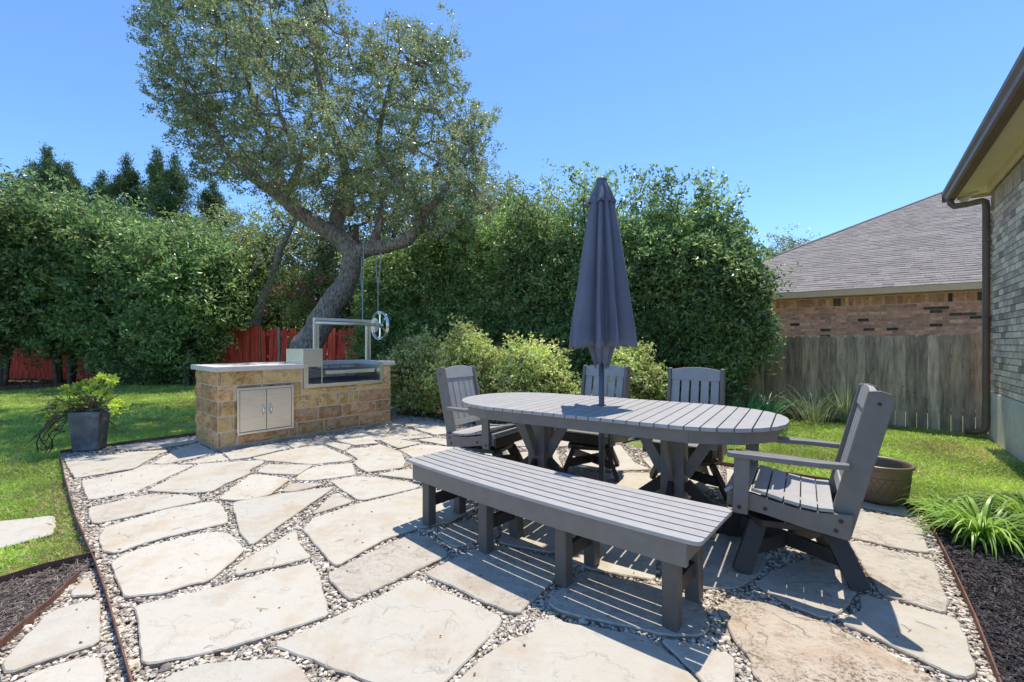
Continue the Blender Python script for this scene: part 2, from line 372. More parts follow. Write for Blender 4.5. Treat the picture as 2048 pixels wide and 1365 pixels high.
# ---------------------------------------------------------------- mesh helpers
class MB:
    def __init__(s):
        s.v = []
        s.f = []
    def add(s, vs, fs):
        o = len(s.v)
        s.v += [tuple(p) for p in vs]
        s.f += [tuple(i + o for i in f) for f in fs]
        return s
    def box(s, c, d, R=None):
        x, y, z = d[0] / 2, d[1] / 2, d[2] / 2
        vs = [Vector(p) for p in ((-x, -y, -z), (x, -y, -z), (x, y, -z), (-x, y, -z), (-x, -y, z), (x, -y, z), (x, y, z), (-x, y, z))]
        if R is not None:
            vs = [R @ p for p in vs]
        vs = [p + Vector(c) for p in vs]
        return s.add(vs, [(0, 3, 2, 1), (4, 5, 6, 7), (0, 1, 5, 4), (1, 2, 6, 5), (2, 3, 7, 6), (3, 0, 4, 7)])
    def bar(s, p0, p1, w, t, up=(0, 0, 1)):
        """a board from p0 to p1: w across (perpendicular to up and axis), t along the remaining direction"""
        p0, p1 = Vector(p0), Vector(p1)
        d = (p1 - p0)
        L = d.length
        d.normalize()
        up = Vector(up)
        sx = d.cross(up)
        if sx.length < 1e-4:
            sx = Vector((1, 0, 0))
        sx.normalize()
        sz = sx.cross(d).normalized()
        R = Matrix((sx, d, sz)).transposed()
        return s.box((p0 + p1) / 2, (w, L, t), R)
    def prism(s, poly, z0, z1):
        n = len(poly)
        vs = [(x, y, z0) for x, y in poly] + [(x, y, z1) for x, y in poly]
        fs = [tuple(range(n))[::-1], tuple(range(n, 2 * n))]
        fs += [(i, (i + 1) % n, n + (i + 1) % n, n + i) for i in range(n)]
        return s.add(vs, fs)
    def plate(s, poly3, off):
        """closed solid from a planar 3-D polygon extruded by the vector off"""
        n = len(poly3)
        off = Vector(off)
        vs = [Vector(p) for p in poly3]
        vs = vs + [p + off for p in vs]
        fs = [tuple(range(n))[::-1], tuple(range(n, 2 * n))]
        fs += [(i, (i + 1) % n, n + (i + 1) % n, n + i) for i in range(n)]
        return s.add(vs, fs)
    def tube(s, pts, rs, n=8, cap=True, jit=0.0):
        pts = [Vector(p) for p in pts]
        if not hasattr(rs, '__len__'):
            rs = [rs] * len(pts)
        o = len(s.v)
        ref = None
        for i, p in enumerate(pts):
            d = (pts[min(i + 1, len(pts) - 1)] - pts[max(i - 1, 0)])
            if d.length < 1e-9:
                d = Vector((0, 0, 1))
            d.normalize()
            if ref is None:
                ref = d.orthogonal().normalized()
            ref = (ref - d * ref.dot(d))
            if ref.length < 1e-6:
                ref = d.orthogonal()
            ref.normalize()
            b = d.cross(ref)
            for k in range(n):
                a = 2 * math.pi * k / n
                q = p + (ref * math.cos(a) + b * math.sin(a)) * rs[i] * (1 + (random.uniform(-jit, jit) if jit else 0))
                s.v.append(tuple(q))
        for i in range(len(pts) - 1):
            for k in range(n):
                a0, a1 = o + i * n + k, o + i * n + (k + 1) % n
                s.f.append((a0, a1, a1 + n, a0 + n))
        if cap:
            s.f.append(tuple(o + k for k in range(n))[::-1])
            s.f.append(tuple(o + (len(pts) - 1) * n + k for k in range(n)))
        return s
    def lathe(s, prof, n=24, c=(0, 0, 0)):
        o = len(s.v)
        for r, z in prof:
            for k in range(n):
                a = 2 * math.pi * k / n
                s.v.append((c[0] + r * math.cos(a), c[1] + r * math.sin(a), c[2] + z))
        for i in range(len(prof) - 1):
            for k in range(n):
                a0, a1 = o + i * n + k, o + i * n + (k + 1) % n
                s.f.append((a0, a1, a1 + n, a0 + n))
        return s
    def build(s, name, mat, parent=None, smooth=False, bevel=0.0, seg=2):
        me = bpy.data.meshes.new(name)
        me.from_pydata(s.v, [], s.f)
        me.materials.append(mat)
        me.update()
        if smooth:
            me.polygons.foreach_set('use_smooth', [True] * len(me.polygons))
        return link(name, me, parent, bevel, seg)

def link(name, me, parent=None, bevel=0.0, seg=2):
    o = bpy.data.objects.new(name, me)
    COL.objects.link(o)
    if parent is not None:
        o.parent = parent
    if bevel:
        bm = o.modifiers.new('bevel', 'BEVEL')
        bm.width = bevel
        bm.segments = seg
        bm.limit_method = 'ANGLE'
        bm.angle_limit = math.radians(40)
    return o

def empty(name, loc=(0, 0, 0), rz=0.0):
    o = bpy.data.objects.new(name, None)
    o.empty_display_size = 0.1
    COL.objects.link(o)
    o.location = loc
    o.rotation_euler = (0, 0, rz)
    return o

def tag(o, label=None, cat=None, group=None, kind=None):
    if label:
        o['label'] = label
    if cat:
        o['category'] = cat
    if group:
        o['group'] = group
    if kind:
        o['kind'] = kind
    return o

def copy_tree(o, parent=None):
    c = o.copy()
    COL.objects.link(c)
    if parent is not None:
        c.parent = parent
    for ch in list(o.children):
        copy_tree(ch, c)
    return c

def np_mesh(name, V, K, mat, parent=None, smooth=False, flat_idx=None):
    """V: (n,3) verts; faces are consecutive runs of K verts (unless flat_idx gives the (m,K) face table)"""
    me = bpy.data.meshes.new(name)
    V = np.ascontiguousarray(V, dtype=np.float32)
    me.vertices.add(len(V))
    me.vertices.foreach_set('co', V.ravel())
    idx = np.arange(len(V), dtype=np.int32) if flat_idx is None else np.ascontiguousarray(flat_idx, dtype=np.int32).ravel()
    nf = len(idx) // K
    me.loops.add(len(idx))
    me.loops.foreach_set('vertex_index', idx)
    me.polygons.add(nf)
    me.polygons.foreach_set('loop_start', np.arange(0, nf * K, K, dtype=np.int32))
    try:
        me.polygons.foreach_set('loop_total', np.full(nf, K, dtype=np.int32))
    except Exception:
        pass
    me.materials.append(mat)
    me.update(calc_edges=True)
    me.polygons.foreach_set('use_smooth', np.full(nf, bool(smooth)))
    return link(name, me, parent)

def inpoly(P, poly):
    x, y = P[:, 0], P[:, 1]
    r = np.zeros(len(P), bool)
    n = len(poly)
    for i in range(n):
        x0, y0 = poly[i]
        x1, y1 = poly[(i + 1) % n]
        c = ((y0 > y) != (y1 > y))
        if y1 == y0:
            continue
        r ^= c & (x < (x1 - x0) * (y - y0) / (y1 - y0) + x0)
    return r

def unit(v):
    return v / np.maximum(np.linalg.norm(v, axis=1, keepdims=True), 1e-9)

def leaf_verts(P, L, W, up=0.4, out=None, outw=0.0, fold=0.25, droop=0.0):
    """rhombic leaves: returns (4n,3) verts"""
    n = len(P)
    nr = rng.normal(size=(n, 3))
    nr[:, 2] += up * 1.5
    nr = unit(nr)
    d = rng.normal(size=(n, 3))
    if out is not None:
        d += out * outw
    d[:, 2] -= droop
    d = unit(d - nr * np.sum(d * nr, 1, keepdims=True))
    s = np.cross(nr, d)
    L = np.broadcast_to(L, (n,))[:, None]
    W = np.broadcast_to(W, (n,))[:, None]
    a = P
    b = P + d * L * 0.45 + s * W * 0.5 + nr * W * fold
    c = P + d * L
    e = P + d * L * 0.45 - s * W * 0.5 + nr * W * fold
    return np.stack([a, b, c, e], 1).reshape(-1, 3)

# ---------------------------------------------------------------- the ground
def sheet(name, poly, z, mat, parent=None, kind='structure'):
    mb = MB()
    mb.add([(x, y, z) for x, y in poly], [tuple(range(len(poly)))])
    o = mb.build(name, mat, parent)
    me = o.data
    if me.polygons[0].normal.z < 0:
        me.flip_normals()
    if kind and parent is None:
        o['kind'] = kind
    return o

sheet('ground', [(-300, -60), (300, -60), (300, 500), (-300, 500)], -0.07, M['soil'])

pat_px = [(120, 905), (235, 889), (391, 869)]
patio = [G(*p) for p in pat_px] + [(-5.6, 8.2), (-3.6, 9.5), (-2.2, 8.6)]
patio += [G(*p) for p in [(795, 828), (850, 833), (905, 843), (960, 850), (1100, 864), (1240, 882), (1310, 905), (1432, 928), (1715, 972), (1850, 1030),
                          (1900, 1130), (1950, 1240), (1998, 1365), (2045, 1500)]]
patio += [G(1500, 2100), G(700, 2100)]
left_edge_px = [(300, 1560), (262, 1365), (243, 1300), (212, 1190), (187, 1120), (152, 1040), (130, 960)]
patio += [G(*p) for p in left_edge_px]
side_bed = [G(*p) for p in [(160, 1146), (192, 1128), (212, 1190), (243, 1300), (262, 1365), (300, 1560), (-300, 1560), (-170, 1420), (0, 1292), (89, 1215)]]
straw_bed = [G(*p) for p in [(190, 1112), (158, 1148), (89, 1217), (0, 1294), (-170, 1425), (-500, 1425), (-400, 1290), (0, 1166)]]
mulch_right = [G(*p) for p in [(1850, 1030), (1862, 1005), (1950, 985), (2060, 985), (2200, 1000)]] + [(4.2, 2.6), (3.2, 0.6)] + \
    [G(*p) for p in [(2045, 1500), (1998, 1365), (1950, 1240), (1900, 1130)]]
lawn = sheet('lawn', [(-40, 0.3), (12, 0.3), (12, 16), (-9, 24), (-40, 24)], -0.05, M['lawn'])
patio_obj = sheet('patio', patio, -0.026, M['gravelbed'])
sheet('side_path', side_bed, -0.022, M['gravelbed'])
sheet('straw_bed', straw_bed, -0.03, M['mulch'])
sheet('mulch_bed', mulch_right, -0.03, M['mulch'])
# planting beds under the hedges
bed_back = [G(0, 780), G(180, 769), G(391, 756), (-7.5, 12.3), (-4.2, 9.9), (-3.6, 9.5), (-2.2, 8.6)] + [G(*p) for p in [(795, 828), (850, 833), (905, 843), (960, 850), (1100, 864), (1240, 882), (1300, 866)]] + \
    [G(1440, 846), G(1560, 836), G(1700, 842), (5.9, 7.1), (5.6, 8.2), (-1, 14), (-6, 15.5), (-25, 19), (-25, 13)]
sheet('planting_bed', bed_back, -0.03, M['soil'])

# ---------------------------------------------------------------- flagstones traced from the photograph
ST = """233,892 391,873 392,884 302,899 235,899
226,907 295,902 340,900 325,905 257,909
129,916 212,911 320,907 266,937 152,956 142,943
307,925 354,899 394,886 430,904 381,917 325,928
164,961 266,940 291,929 387,929 273,981 176,999 171,986
370,926 437,908 458,919 403,925
295,982 401,928 526,921 526,926 498,939 500,946 448,968 426,982 381,986
448,906 500,895 562,886 580,895 495,915 462,919
504,916 584,898 640,889 705,917 697,921 625,928 529,920
576,887 625,879 617,887 586,895
629,879 652,874 664,881 641,887 618,890
666,873 697,867 695,872 672,877
673,879 715,867 773,868 744,880 757,886 709,890 676,882
715,864 754,859 781,856 773,865
746,880 801,853 867,873 812,878
649,886 666,884 703,890 687,901
691,903 705,897 734,896 760,889 803,906 810,923 805,935 734,944 721,937 709,926 717,918
762,881 793,878 840,886 797,896
836,880 868,876 930,883 895,891
799,899 842,889 905,894 930,912 880,924 826,914
805,848 860,842 905,850 900,866 869,869
783,836 820,838 822,843 800,850 784,851
515,944 535,929 625,930 594,949 539,947
596,951 617,938 633,933 703,926 711,945 706,950 627,960 592,959
438,997 460,981 502,950 525,950 578,958 539,989 498,999 460,1000
565,983 582,967 648,968 590,982
660,962 709,953 754,955 840,968 832,976 731,999 717,999
756,949 815,938 860,950 846,960
623,1029 669,987 705,1003
467,1005 566,987 667,974 501,1090 480,1064 473,1031
471,1150 476,1129 590,1062 596,1085 622,1114
607,1059 626,1037 700,1013 838,978 905,985 951,1018 900,1043 840,1055 771,1077 675,1131 667,1127
658,1147 735,1108 814,1072 857,1073 896,1110 800,1155 703,1200 690,1190 660,1160
875,1070 905,1048 985,1032 1000,1070 911,1093
849,1146 900,1122 953,1099 991,1091 1108,1118 1118,1150 1070,1195 1034,1227 991,1211 920,1178
1095,1203 1154,1150 1178,1144 1330,1176 1400,1205 1418,1253 1402,1270 1340,1270 1274,1254 1180,1236 1114,1219
1069,1240 1111,1240 1180,1254 1281,1272 1330,1302 1372,1340 1410,1385 1450,1440 1300,1560 900,1560 850,1470 880,1395 945,1335 1007,1288 1073,1262
1321,1277 1400,1294 1466,1311 1466,1365 1470,1400 1440,1405 1392,1345
1434,1214 1466,1198 1527,1206 1648,1246 1740,1289 1840,1340 1925,1400 1960,1500 1700,1600 1590,1470 1540,1380 1504,1342 1507,1321 1472,1283 1455,1245
1509,1166 1545,1142 1615,1118 1675,1130 1713,1182 1695,1208 1675,1225 1648,1235 1581,1209
1335,1070 1470,1068 1520,1100 1530,1118 1515,1150 1470,1174 1400,1174 1345,1162 1320,1136
1697,1008 1707,976 1735,982 1800,998 1818,1032
1681,1036 1697,1019 1817,1037 1843,1055 1858,1105 1790,1094 1700,1074
1700,1082 1790,1103 1867,1122 1885,1182 1896,1200 1889,1225 1830,1206 1761,1186 1740,1150
1724,1189 1800,1209 1889,1231 1917,1243 1935,1290 1951,1345 1924,1356 1800,1298 1681,1244 1725,1221
199,1076 208,1057 338,1018 419,1004 440,1008 453,1030 454,1046 400,1058 312,1079 232,1106 206,1102
178,1015 235,1002 302,988 374,989 403,1000 330,1016 266,1030 190,1046 179,1032
226,1122 285,1096 400,1068 440,1065 460,1069 487,1100 450,1133 415,1162 368,1171 326,1186 250,1194 236,1160
270,1212 330,1200 400,1183 520,1150 622,1126 638,1150 652,1208 656,1230 520,1275 400,1308 288,1327 282,1286
548,1288 608,1262 680,1228 750,1197 820,1157 838,1159 890,1184 1004,1233 994,1254 940,1310 884,1365 860,1392 780,1376 726,1355 667,1334 590,1304
329,1372 335,1349 400,1328 504,1320 584,1318 620,1365 650,1430 560,1500 380,1520 330,1440
6,1325 50,1275 104,1222 196,1198 196,1240 194,1286 100,1315 14,1346
20,1368 118,1328 196,1313 204,1340 210,1372 218,1450 -60,1480 -60,1400
140,1191 172,1155 190,1189
1130,905 1180,894 1240,890 1268,924 1298,938 1215,940 1150,934
1150,943 1215,946 1305,945 1330,965 1340,990 1250,1003 1160,990
1285,917 1320,912 1400,927 1440,940 1448,972 1400,985 1352,985 1312,944
1453,937 1500,945 1552,957 1536,996 1474,1008 1456,975
1562,962 1640,972 1690,978 1690,1006 1650,1028 1550,1004
1475,1016 1540,1003 1640,1033 1674,1045 1692,1095 1640,1108 1540,1075 1484,1055
1035,906 1110,896 1124,934 1044,950 990,928
905,915 985,905 1030,955 950,980 870,968
1040,960 1135,944 1142,1000 1060,1018 965,995
1010,1032 1065,1026 1150,1010 1165,1058 1105,1105 1000,1085
1165,1000 1330,1005 1335,1058 1180,1056
1178,1066 1322,1068 1308,1158 1182,1136 1124,1110
985,866 1060,871 1055,892 985,893
1070,872 1160,876 1175,888 1120,893 1068,892
635,1400 690,1352 740,1372 800,1392 845,1420 800,1520 700,1520
915,873 975,870 975,895 940,880"""
polys_px = [[tuple(float(c) for c in p.split(',')) for p in ln.split()] for ln in ST.split('\n')]
stones_world = []

def ragged(poly, amp, step=0.05, seed=0):
    r = random.Random(seed)
    out = []
    n = len(poly)
    for i in range(n):
        a, b = Vector(poly[i]), Vector(poly[(i + 1) % n])
        L = (b - a).length
        k = max(1, int(L / step))
        nrm = Vector((b.y - a.y, a.x - b.x))
        if nrm.length > 0:
            nrm.normalize()
        off = 0
        for j in range(k):
            off = off * 0.6 + r.uniform(-amp, amp)
            if j == 0:
                c1 = a.lerp(b, min(0.3, 0.018 / max(L, 0.03)))
                out.append(c1)
            else:
                out.append(a.lerp(b, j / k) + nrm * off)
        out.append(a.lerp(b, 1 - min(0.3, 0.018 / max(L, 0.03))))
    return [(p.x, p.y) for p in out]

def stone(i, pw, parent, z=0.0, thick=0.036, mat=None, name='flagstone'):
    area = sum(pw[j][0] * pw[(j + 1) % len(pw)][1] - pw[(j + 1) % len(pw)][0] * pw[j][1] for j in range(len(pw)))
    if area < 0:
        pw = pw[::-1]
    rp = ragged(pw, 0.0045, 0.045, i)
    rq = []
    for k in range(len(rp)):
        a, cc = Vector(rp[k - 1]), Vector(rp[(k + 1) % len(rp)])
        t = (cc - a)
        t = t.normalized() if t.length > 1e-6 else Vector((0, 0))
        rq.append((rp[k][0] + t.y * 0.005, rp[k][1] - t.x * 0.005))
    rp = rq
    c = (sum(p[0] for p in rp) / len(rp), sum(p[1] for p in rp) / len(rp))
    r = random.Random(i)
    n = len(rp)
    def ins(d):
        o = []
        for k in range(n):
            a, b, cc = Vector(rp[k - 1]), Vector(rp[k]), Vector(rp[(k + 1) % n])
            t = (cc - a)
            if t.length < 1e-6:
                o.append(tuple(b)); continue
            t.normalize()
            o.append((b.x - t.y * d * r.uniform(0.6, 1.5), b.y + t.x * d * r.uniform(0.6, 1.5)))
        return o
    top = ins(0.0035)
    mid = ins(-0.001)
    zt = z + r.uniform(-0.003, 0.003)
    vs = [(x - c[0], y - c[1], zt) for x, y in top] + [(x - c[0], y - c[1], zt - 0.006) for x, y in mid] + [(x - c[0], y - c[1], zt - thick) for x, y in rp]
    fs = [tuple(range(n))]
    for L in (0, 1):
        fs += [(L * n + k, (L + 1) * n + k, (L + 1) * n + (k + 1) % n, L * n + (k + 1) % n) for k in range(n)]
    mb = MB().add(vs, fs)
    m = mat or (M['flag2'] if i == 38 else M['flagdirty'] if i in (39, 40, 35, 33, 34, 64, 66, 43, 42, 32) else M['flag'])
    o = mb.build(name, m, parent)
    o.data.materials.append(M['flagedge'])
    for q in range(1 + n, 1 + 2 * n):
        o.data.polygons[q].material_index = 1
    o.location = (c[0], c[1], 0)
    return rp

for i, pp in enumerate(polys_px):
    pw = [G(x, y) for x, y in pp]
    par = patio_obj
    stones_world.append(stone(i, pw, par))
path_poly = [G(*p) for p in [(-120, 1052), (0, 1038), (60, 1032), (104, 1027), (110, 1046), (104, 1062), (50, 1076), (0, 1090), (-140, 1120)]]
sp = stone(90, path_poly, None, z=-0.018, thick=0.05, name='stepping_stone')
tag(bpy.data.objects['stepping_stone'], 'pale limestone stepping stone set in the lawn left of the patio edging', 'stepping stone')

# small chips of cracked stone and debris lying on the slabs
cv, cf = [], []

# ---------------------------------------------------------------- gravel
ICO_V = np.array([(0, 0, 1), (.894, 0, .447), (.276, .851, .447), (-.724, .526, .447), (-.724, -.526, .447), (.276, -.851, .447),
                  (.724, .526, -.447), (-.276, .851, -.447), (-.894, 0, -.447), (-.276, -.851, -.447), (.724, -.526, -.447), (0, 0, -1)])
ICO_F = np.array([(0, 1, 2), (0, 2, 3), (0, 3, 4), (0, 4, 5), (0, 5, 1), (1, 6, 2), (2, 7, 3), (3, 8, 4), (4, 9, 5), (5, 10, 1),
                  (2, 6, 7), (3, 7, 8), (4, 8, 9), (5, 9, 10), (1, 10, 6), (6, 11, 7), (7, 11, 8), (8, 11, 9), (9, 11, 10), (10, 11, 6)])

def pebbles(name, P, S, mat, parent=None, flat=0.6):
    n = len(P)
    j = rng.uniform(0.72, 1.25, size=(n, 12, 1))
    V = ICO_V[None] * j
    sc = np.stack([S * rng.uniform(0.8, 1.4, n), S * rng.uniform(0.7, 1.1, n), S * flat * rng.uniform(0.7, 1.1, n)], 1)
    V = V * sc[:, None, :]
    a = rng.uniform(0, 2 * np.pi, n)
    t = rng.normal(0, 0.35, n)
    ct, st = np.cos(t)[:, None], np.sin(t)[:, None]
    y, z = V[:, :, 1] * ct - V[:, :, 2] * st, V[:, :, 1] * st + V[:, :, 2] * ct
    ca, sa = np.cos(a)[:, None], np.sin(a)[:, None]
    x2, y2 = V[:, :, 0] * ca - y * sa, V[:, :, 0] * sa + y * ca
    V = np.stack([x2, y2, z], 2) + P[:, None, :]
    F = (ICO_F[None] + (np.arange(n) * 12)[:, None, None]).reshape(-1, 3)
    o = np_mesh(name, V.reshape(-1, 3), 3, mat, parent, flat_idx=F)
    o['kind'] = 'stuff'
    return o

def fill(polys, excl, dens, bounds, frame=True):
    x0, x1, y0, y1 = bounds
    n = int(dens * (x1 - x0) * (y1 - y0))
    P = np.c_[rng.uniform(x0, x1, n), rng.uniform(y0, y1, n)]
    if frame:
        px = CX + F_PX * P[:, 0] / np.maximum(P[:, 1], .1)
        P = P[(np.abs(px - CX) < 1350)]
    k = np.zeros(len(P), bool)
    for q in polys:
        k |= inpoly(P, q)
    P = P[k]
    k = np.zeros(len(P), bool)
    for q in excl:
        k |= inpoly(P, q)
    return P[~k]

excl = stones_world
gp = []
for (y0, y1, d, s0, s1) in ((1.0, 3.0, 9500, 0.0045, 0.0115), (3.0, 5.0, 5500, 0.005, 0.012), (5.0, 9.6, 2000, 0.007, 0.0135)):
    P = fill([patio, side_bed], excl, d, (-7, 4.2, y0, y1))
    gp.append(np.c_[P, rng.uniform(-0.026, -0.011, len(P)), rng.uniform(s0, s1, len(P)) * np.where(rng.random(len(P)) < 0.06, 1.7, 1.0)])
gp = np.concatenate(gp)
pebbles('gravel', gp[:, :3], gp[:, 3], M['pebble'])
# stray pebbles and leaf crumbs lying on the stones
P = fill(stones_world, [], 9, (-5, 4, 1.5, 7.5))
k = rng.random(len(P)) < 0.55
crumbs = np.c_[P, np.full(len(P), 0.004)]
pebbles('leaf_litter', crumbs, rng.uniform(0.003, 0.009, len(P)), M['debris'], flat=0.4)

# dry twigs lying about
P = fill(stones_world + [patio], [], 7, (-5, 4, 1.5, 7.5))
tw = MB()
rt = random.Random(3)
for x, y in P:
    a = rt.uniform(0, 6.28)
    l = rt.uniform(0.008, 0.035)
    c, d = math.cos(a) * l, math.sin(a) * l
    tw.tube([(x - c, y - d, 0.005), (x + rt.uniform(-.004, .004), y + rt.uniform(-.004, .004), 0.007), (x + c, y + d, 0.005)], [0.0009, 0.0013, 0.0007], 3)
tw.build('twig_litter', M['debris'])['kind'] = 'stuff'

# ---------------------------------------------------------------- metal edging
def edging(pts, label, h0=-0.05, h1=0.022, t=0.006):
    mb = MB()
    for i in range(len(pts) - 1):
        a, b = Vector(pts[i]), Vector(pts[i + 1])
        k = max(1, int((b - a).length / 0.4))
        for j in range(k):
            p, q = a.lerp(b, j / k), a.lerp(b, (j + 1) / k)
            wob = 0.004 * math.sin(j * 2.1 + i)
            mb.bar((p.x, p.y, (h0 + h1) / 2 + wob), (q.x, q.y, (h0 + h1) / 2 + wob), t, h1 - h0)
    return tag(mb.build('metal_edging', M['edging']), label, 'edging', 'rusty steel edging strips')

edging([G(*p) for p in [(120, 905), (130, 960), (152, 1040), (187, 1120), (212, 1190), (243, 1300), (262, 1365), (300, 1560)]], 'rusty steel edging along the left side of the flagstone patio')
edging([G(*p) for p in [(120, 905), (235, 889), (391, 869)]] + [(-5.6, 8.2)], 'rusty steel edging behind the grey square pot at the back of the patio')
edging([G(*p) for p in [(190, 1110), (100, 1132), (0, 1163), (-400, 1285)]], 'rusty steel edging between the left lawn and the straw mulch')
edging([G(*p) for p in [(158, 1150), (89, 1216), (0, 1293), (-170, 1422)]], 'rusty steel edging between straw mulch and the stones at bottom left')
edging([G(*p) for p in [(1310, 903), (1432, 927), (1715, 971), (1850, 1028)]], 'rusty steel edging between patio stones and the right lawn behind the bronze planter')
edging([G(*p) for p in [(1850, 1029), (1900, 1130), (1950, 1240), (1998, 1365), (2045, 1500)]], 'rusty steel edging beside the black mulch bed at bottom right')
edging([G(0, 780), G(180, 769), G(391, 756), (-8.3, 14)], 'rusty steel edging at the far side of the left lawn', h1=0.08)

# ---------------------------------------------------------------- lawn grass blades
def blades(name, P, h, w, mat, lean=0.5, zbase=-0.05):
    n = len(P)
    a = rng.uniform(0, 2 * np.pi, n)
    s = np.c_[np.cos(a), np.sin(a), np.zeros(n)] * w[:, None] * 0.5
    ld = rng.normal(0, lean, size=(n, 2))
    base = np.c_[P, np.full(n, zbase)]
    mid = base + np.c_[ld * h[:, None] * 0.35, h * 0.6]
    tip = base + np.c_[ld * h[:, None] * 1.1, h * rng.uniform(0.75, 1.0, n)]
    V = np.stack([base - s, base + s, mid + s * 0.8, tip, mid - s * 0.8], 1).reshape(-1, 3)
    o = np_mesh(name, V, 5, mat)
    o['kind'] = 'stuff'
    return o

lawn_polys_left = [[(-30, 0.5)] + [G(-400, 1285), G(0, 1163), G(100, 1132), G(190, 1110), G(187, 1120), G(152, 1040), G(130, 960), G(120, 905), G(235, 889), G(391, 869), (-5.6, 8.2), (-3.6, 9.6), (-7.3, 12.1),
                   G(391, 757), G(180, 770), G(0, 781), (-25, 12.5)]]
lawn_polys_right = [[G(*p) for p in [(1310, 902), (1432, 926), (1715, 970), (1850, 1028), (1862, 1005), (1950, 985), (2060, 985), (2250, 1000)]] + [(9, 3.5), (7.5, 5.5), (6.5, 6.1), (5.9, 6.9), G(1700, 843), G(1560, 837), G(1440, 847), G(1300, 867)]]
ex = stones_world + [path_poly]
gl = []
for (y0, y1, d, h, w) in ((2.2, 4.2, 6500, 0.052, 0.0055), (4.2, 7.0, 3200, 0.055, 0.009), (7.0, 11.0, 1100, 0.062, 0.016), (11.0, 17.0, 450, 0.065, 0.03)):
    P = fill(lawn_polys_left, ex, d, (-19, -2.2, y0, y1))
    gl.append(np.c_[P, rng.uniform(0.7, 1.15, len(P)) * h, rng.uniform(0.7, 1.2, len(P)) * w])
    P = fill(lawn_polys_right, ex, d, (0.9, 8, y0, y1))
    gl.append(np.c_[P, rng.uniform(0.7, 1.15, len(P)) * h, rng.uniform(0.7, 1.2, len(P)) * w])
gl = np.concatenate(gl)
# dry strip beside the edging
dist = np.full(len(gl), 9.0)
epts = [G(130, 960), G(152, 1040), G(187, 1120), G(100, 1132), G(0, 1163)]
for i in range(len(epts) - 1):
    a, b = np.array(epts[i]), np.array(epts[i + 1])
    t = np.clip(((gl[:, :2] - a) @ (b - a)) / ((b - a) @ (b - a)), 0, 1)
    dist = np.minimum(dist, np.linalg.norm(gl[:, :2] - (a + t[:, None] * (b - a)), axis=1))
corner = np.linalg.norm(gl[:, :2] - np.array(G(1960, 905)), axis=1)
dry = (rng.random(len(gl)) < np.clip(0.75 - dist * 2.6, 0.0, 1)) | (rng.random(len(gl)) < np.clip(0.7 - corner * 0.8, 0, 1))
px_ = gl[:, 0]; py_ = gl[:, 1]
patch = np.sin(px_ * 2.3 + 1.7 * np.sin(py_ * 1.3)) + np.sin(py_ * 2.9 + 1.1 * np.sin(px_ * 2.1)) + 0.6 * np.sin(px_ * 6.1 + py_ * 4.7)
dry |= rng.random(len(gl)) < np.clip((patch - 0.6) * 0.3, 0.03, 0.45)
blades('grass', gl[~dry][:, :2], gl[~dry][:, 2], gl[~dry][:, 3], M['grass'])
blades('dry_grass', gl[dry][:, :2], gl[dry][:, 2] * 0.8, gl[dry][:, 3], M['drygrass'], lean=0.8)

# ---------------------------------------------------------------- mulch shreds and straw
def shreds(name, polys, dens, bounds, Lr, Wr, mat, z0, z1, tilt=0.18):
    P = fill(polys, [], dens, bounds)
    n = len(P)
    a = rng.uniform(0, 2 * np.pi, n)
    L = rng.uniform(*Lr, n)[:, None]
    W = rng.uniform(*Wr, n)[:, None]
    d = np.c_[np.cos(a), np.sin(a), rng.normal(0, tilt, n)]
    s = np.c_[-np.sin(a), np.cos(a), rng.normal(0, 0.5, n)]
    c = np.c_[P, rng.uniform(z0, z1, n)]
    up = np.c_[np.zeros((n, 2)), np.ones(n)] * W * 0.7
    V = np.stack([c - d * L - s * W, c + d * L - s * W * .3, c + d * L + s * W * .3, c - d * L + s * W], 1)
    V[:, 1:3] += 0
    V2 = np.stack([c - d * L * .9 + s * W, c + d * L * .8 + s * W * .3, c + d * L * .8 + up, c - d * L * .9 + up], 1)
    o = np_mesh(name, np.concatenate([V.reshape(-1, 3), V2.reshape(-1, 3)]), 4, mat)
    o['kind'] = 'stuff'
    return o

shreds('mulch', [mulch_right], 9000, (1.6, 4.5, 1.4, 4.0), (0.008, 0.03), (0.0015, 0.0045), M['chip'], -0.028, -0.005)
shreds('straw_mulch', [straw_bed], 9000, (-5, -1.9, 1.6, 3.2), (0.012, 0.05), (0.001, 0.003), M['straw'], -0.028, 0.0, tilt=0.25)
shreds('leaf_mulch', [bed_back], 260, (-19, 6.2, 6.6, 17), (0.015, 0.05), (0.01, 0.03), M['debris'], -0.026, 0.0, tilt=0.3)

# ---------------------------------------------------------------- outdoor kitchen island
IU = Vector((0.657, 0.754)).normalized()
IV = Vector((-IU.y, IU.x))
IB = Vector(G(434.7, 900))
IW, ID = 2.33, 0.87
island = empty('kitchen_island', (IB.x, IB.y, 0), math.atan2(IU.y, IU.x))
tag(island, 'brown rock faced block outdoor kitchen island with pale counter on the patio', 'outdoor kitchen')

def Is(px, v=0.0):
    r = (px - CX) / F_PX
    b = IB + IV * v
    return (r * b.y - b.x) / (IU.x - r * IU.y)

def Iz(px, py, v=0.0):
    s = Is(px, v)
    Y = (IB + IU * s + IV * v).y
    return CAM_H - (py - HY) / F_PX * Y

def z5(u, v):       # coordinates read off an enlargement of the island
    return 380 + u / 4.876, 700 + v / 4.876

ZR = [0.02, 0.195, 0.375, 0.555, 0.735, 0.905]
IL = Is(781)
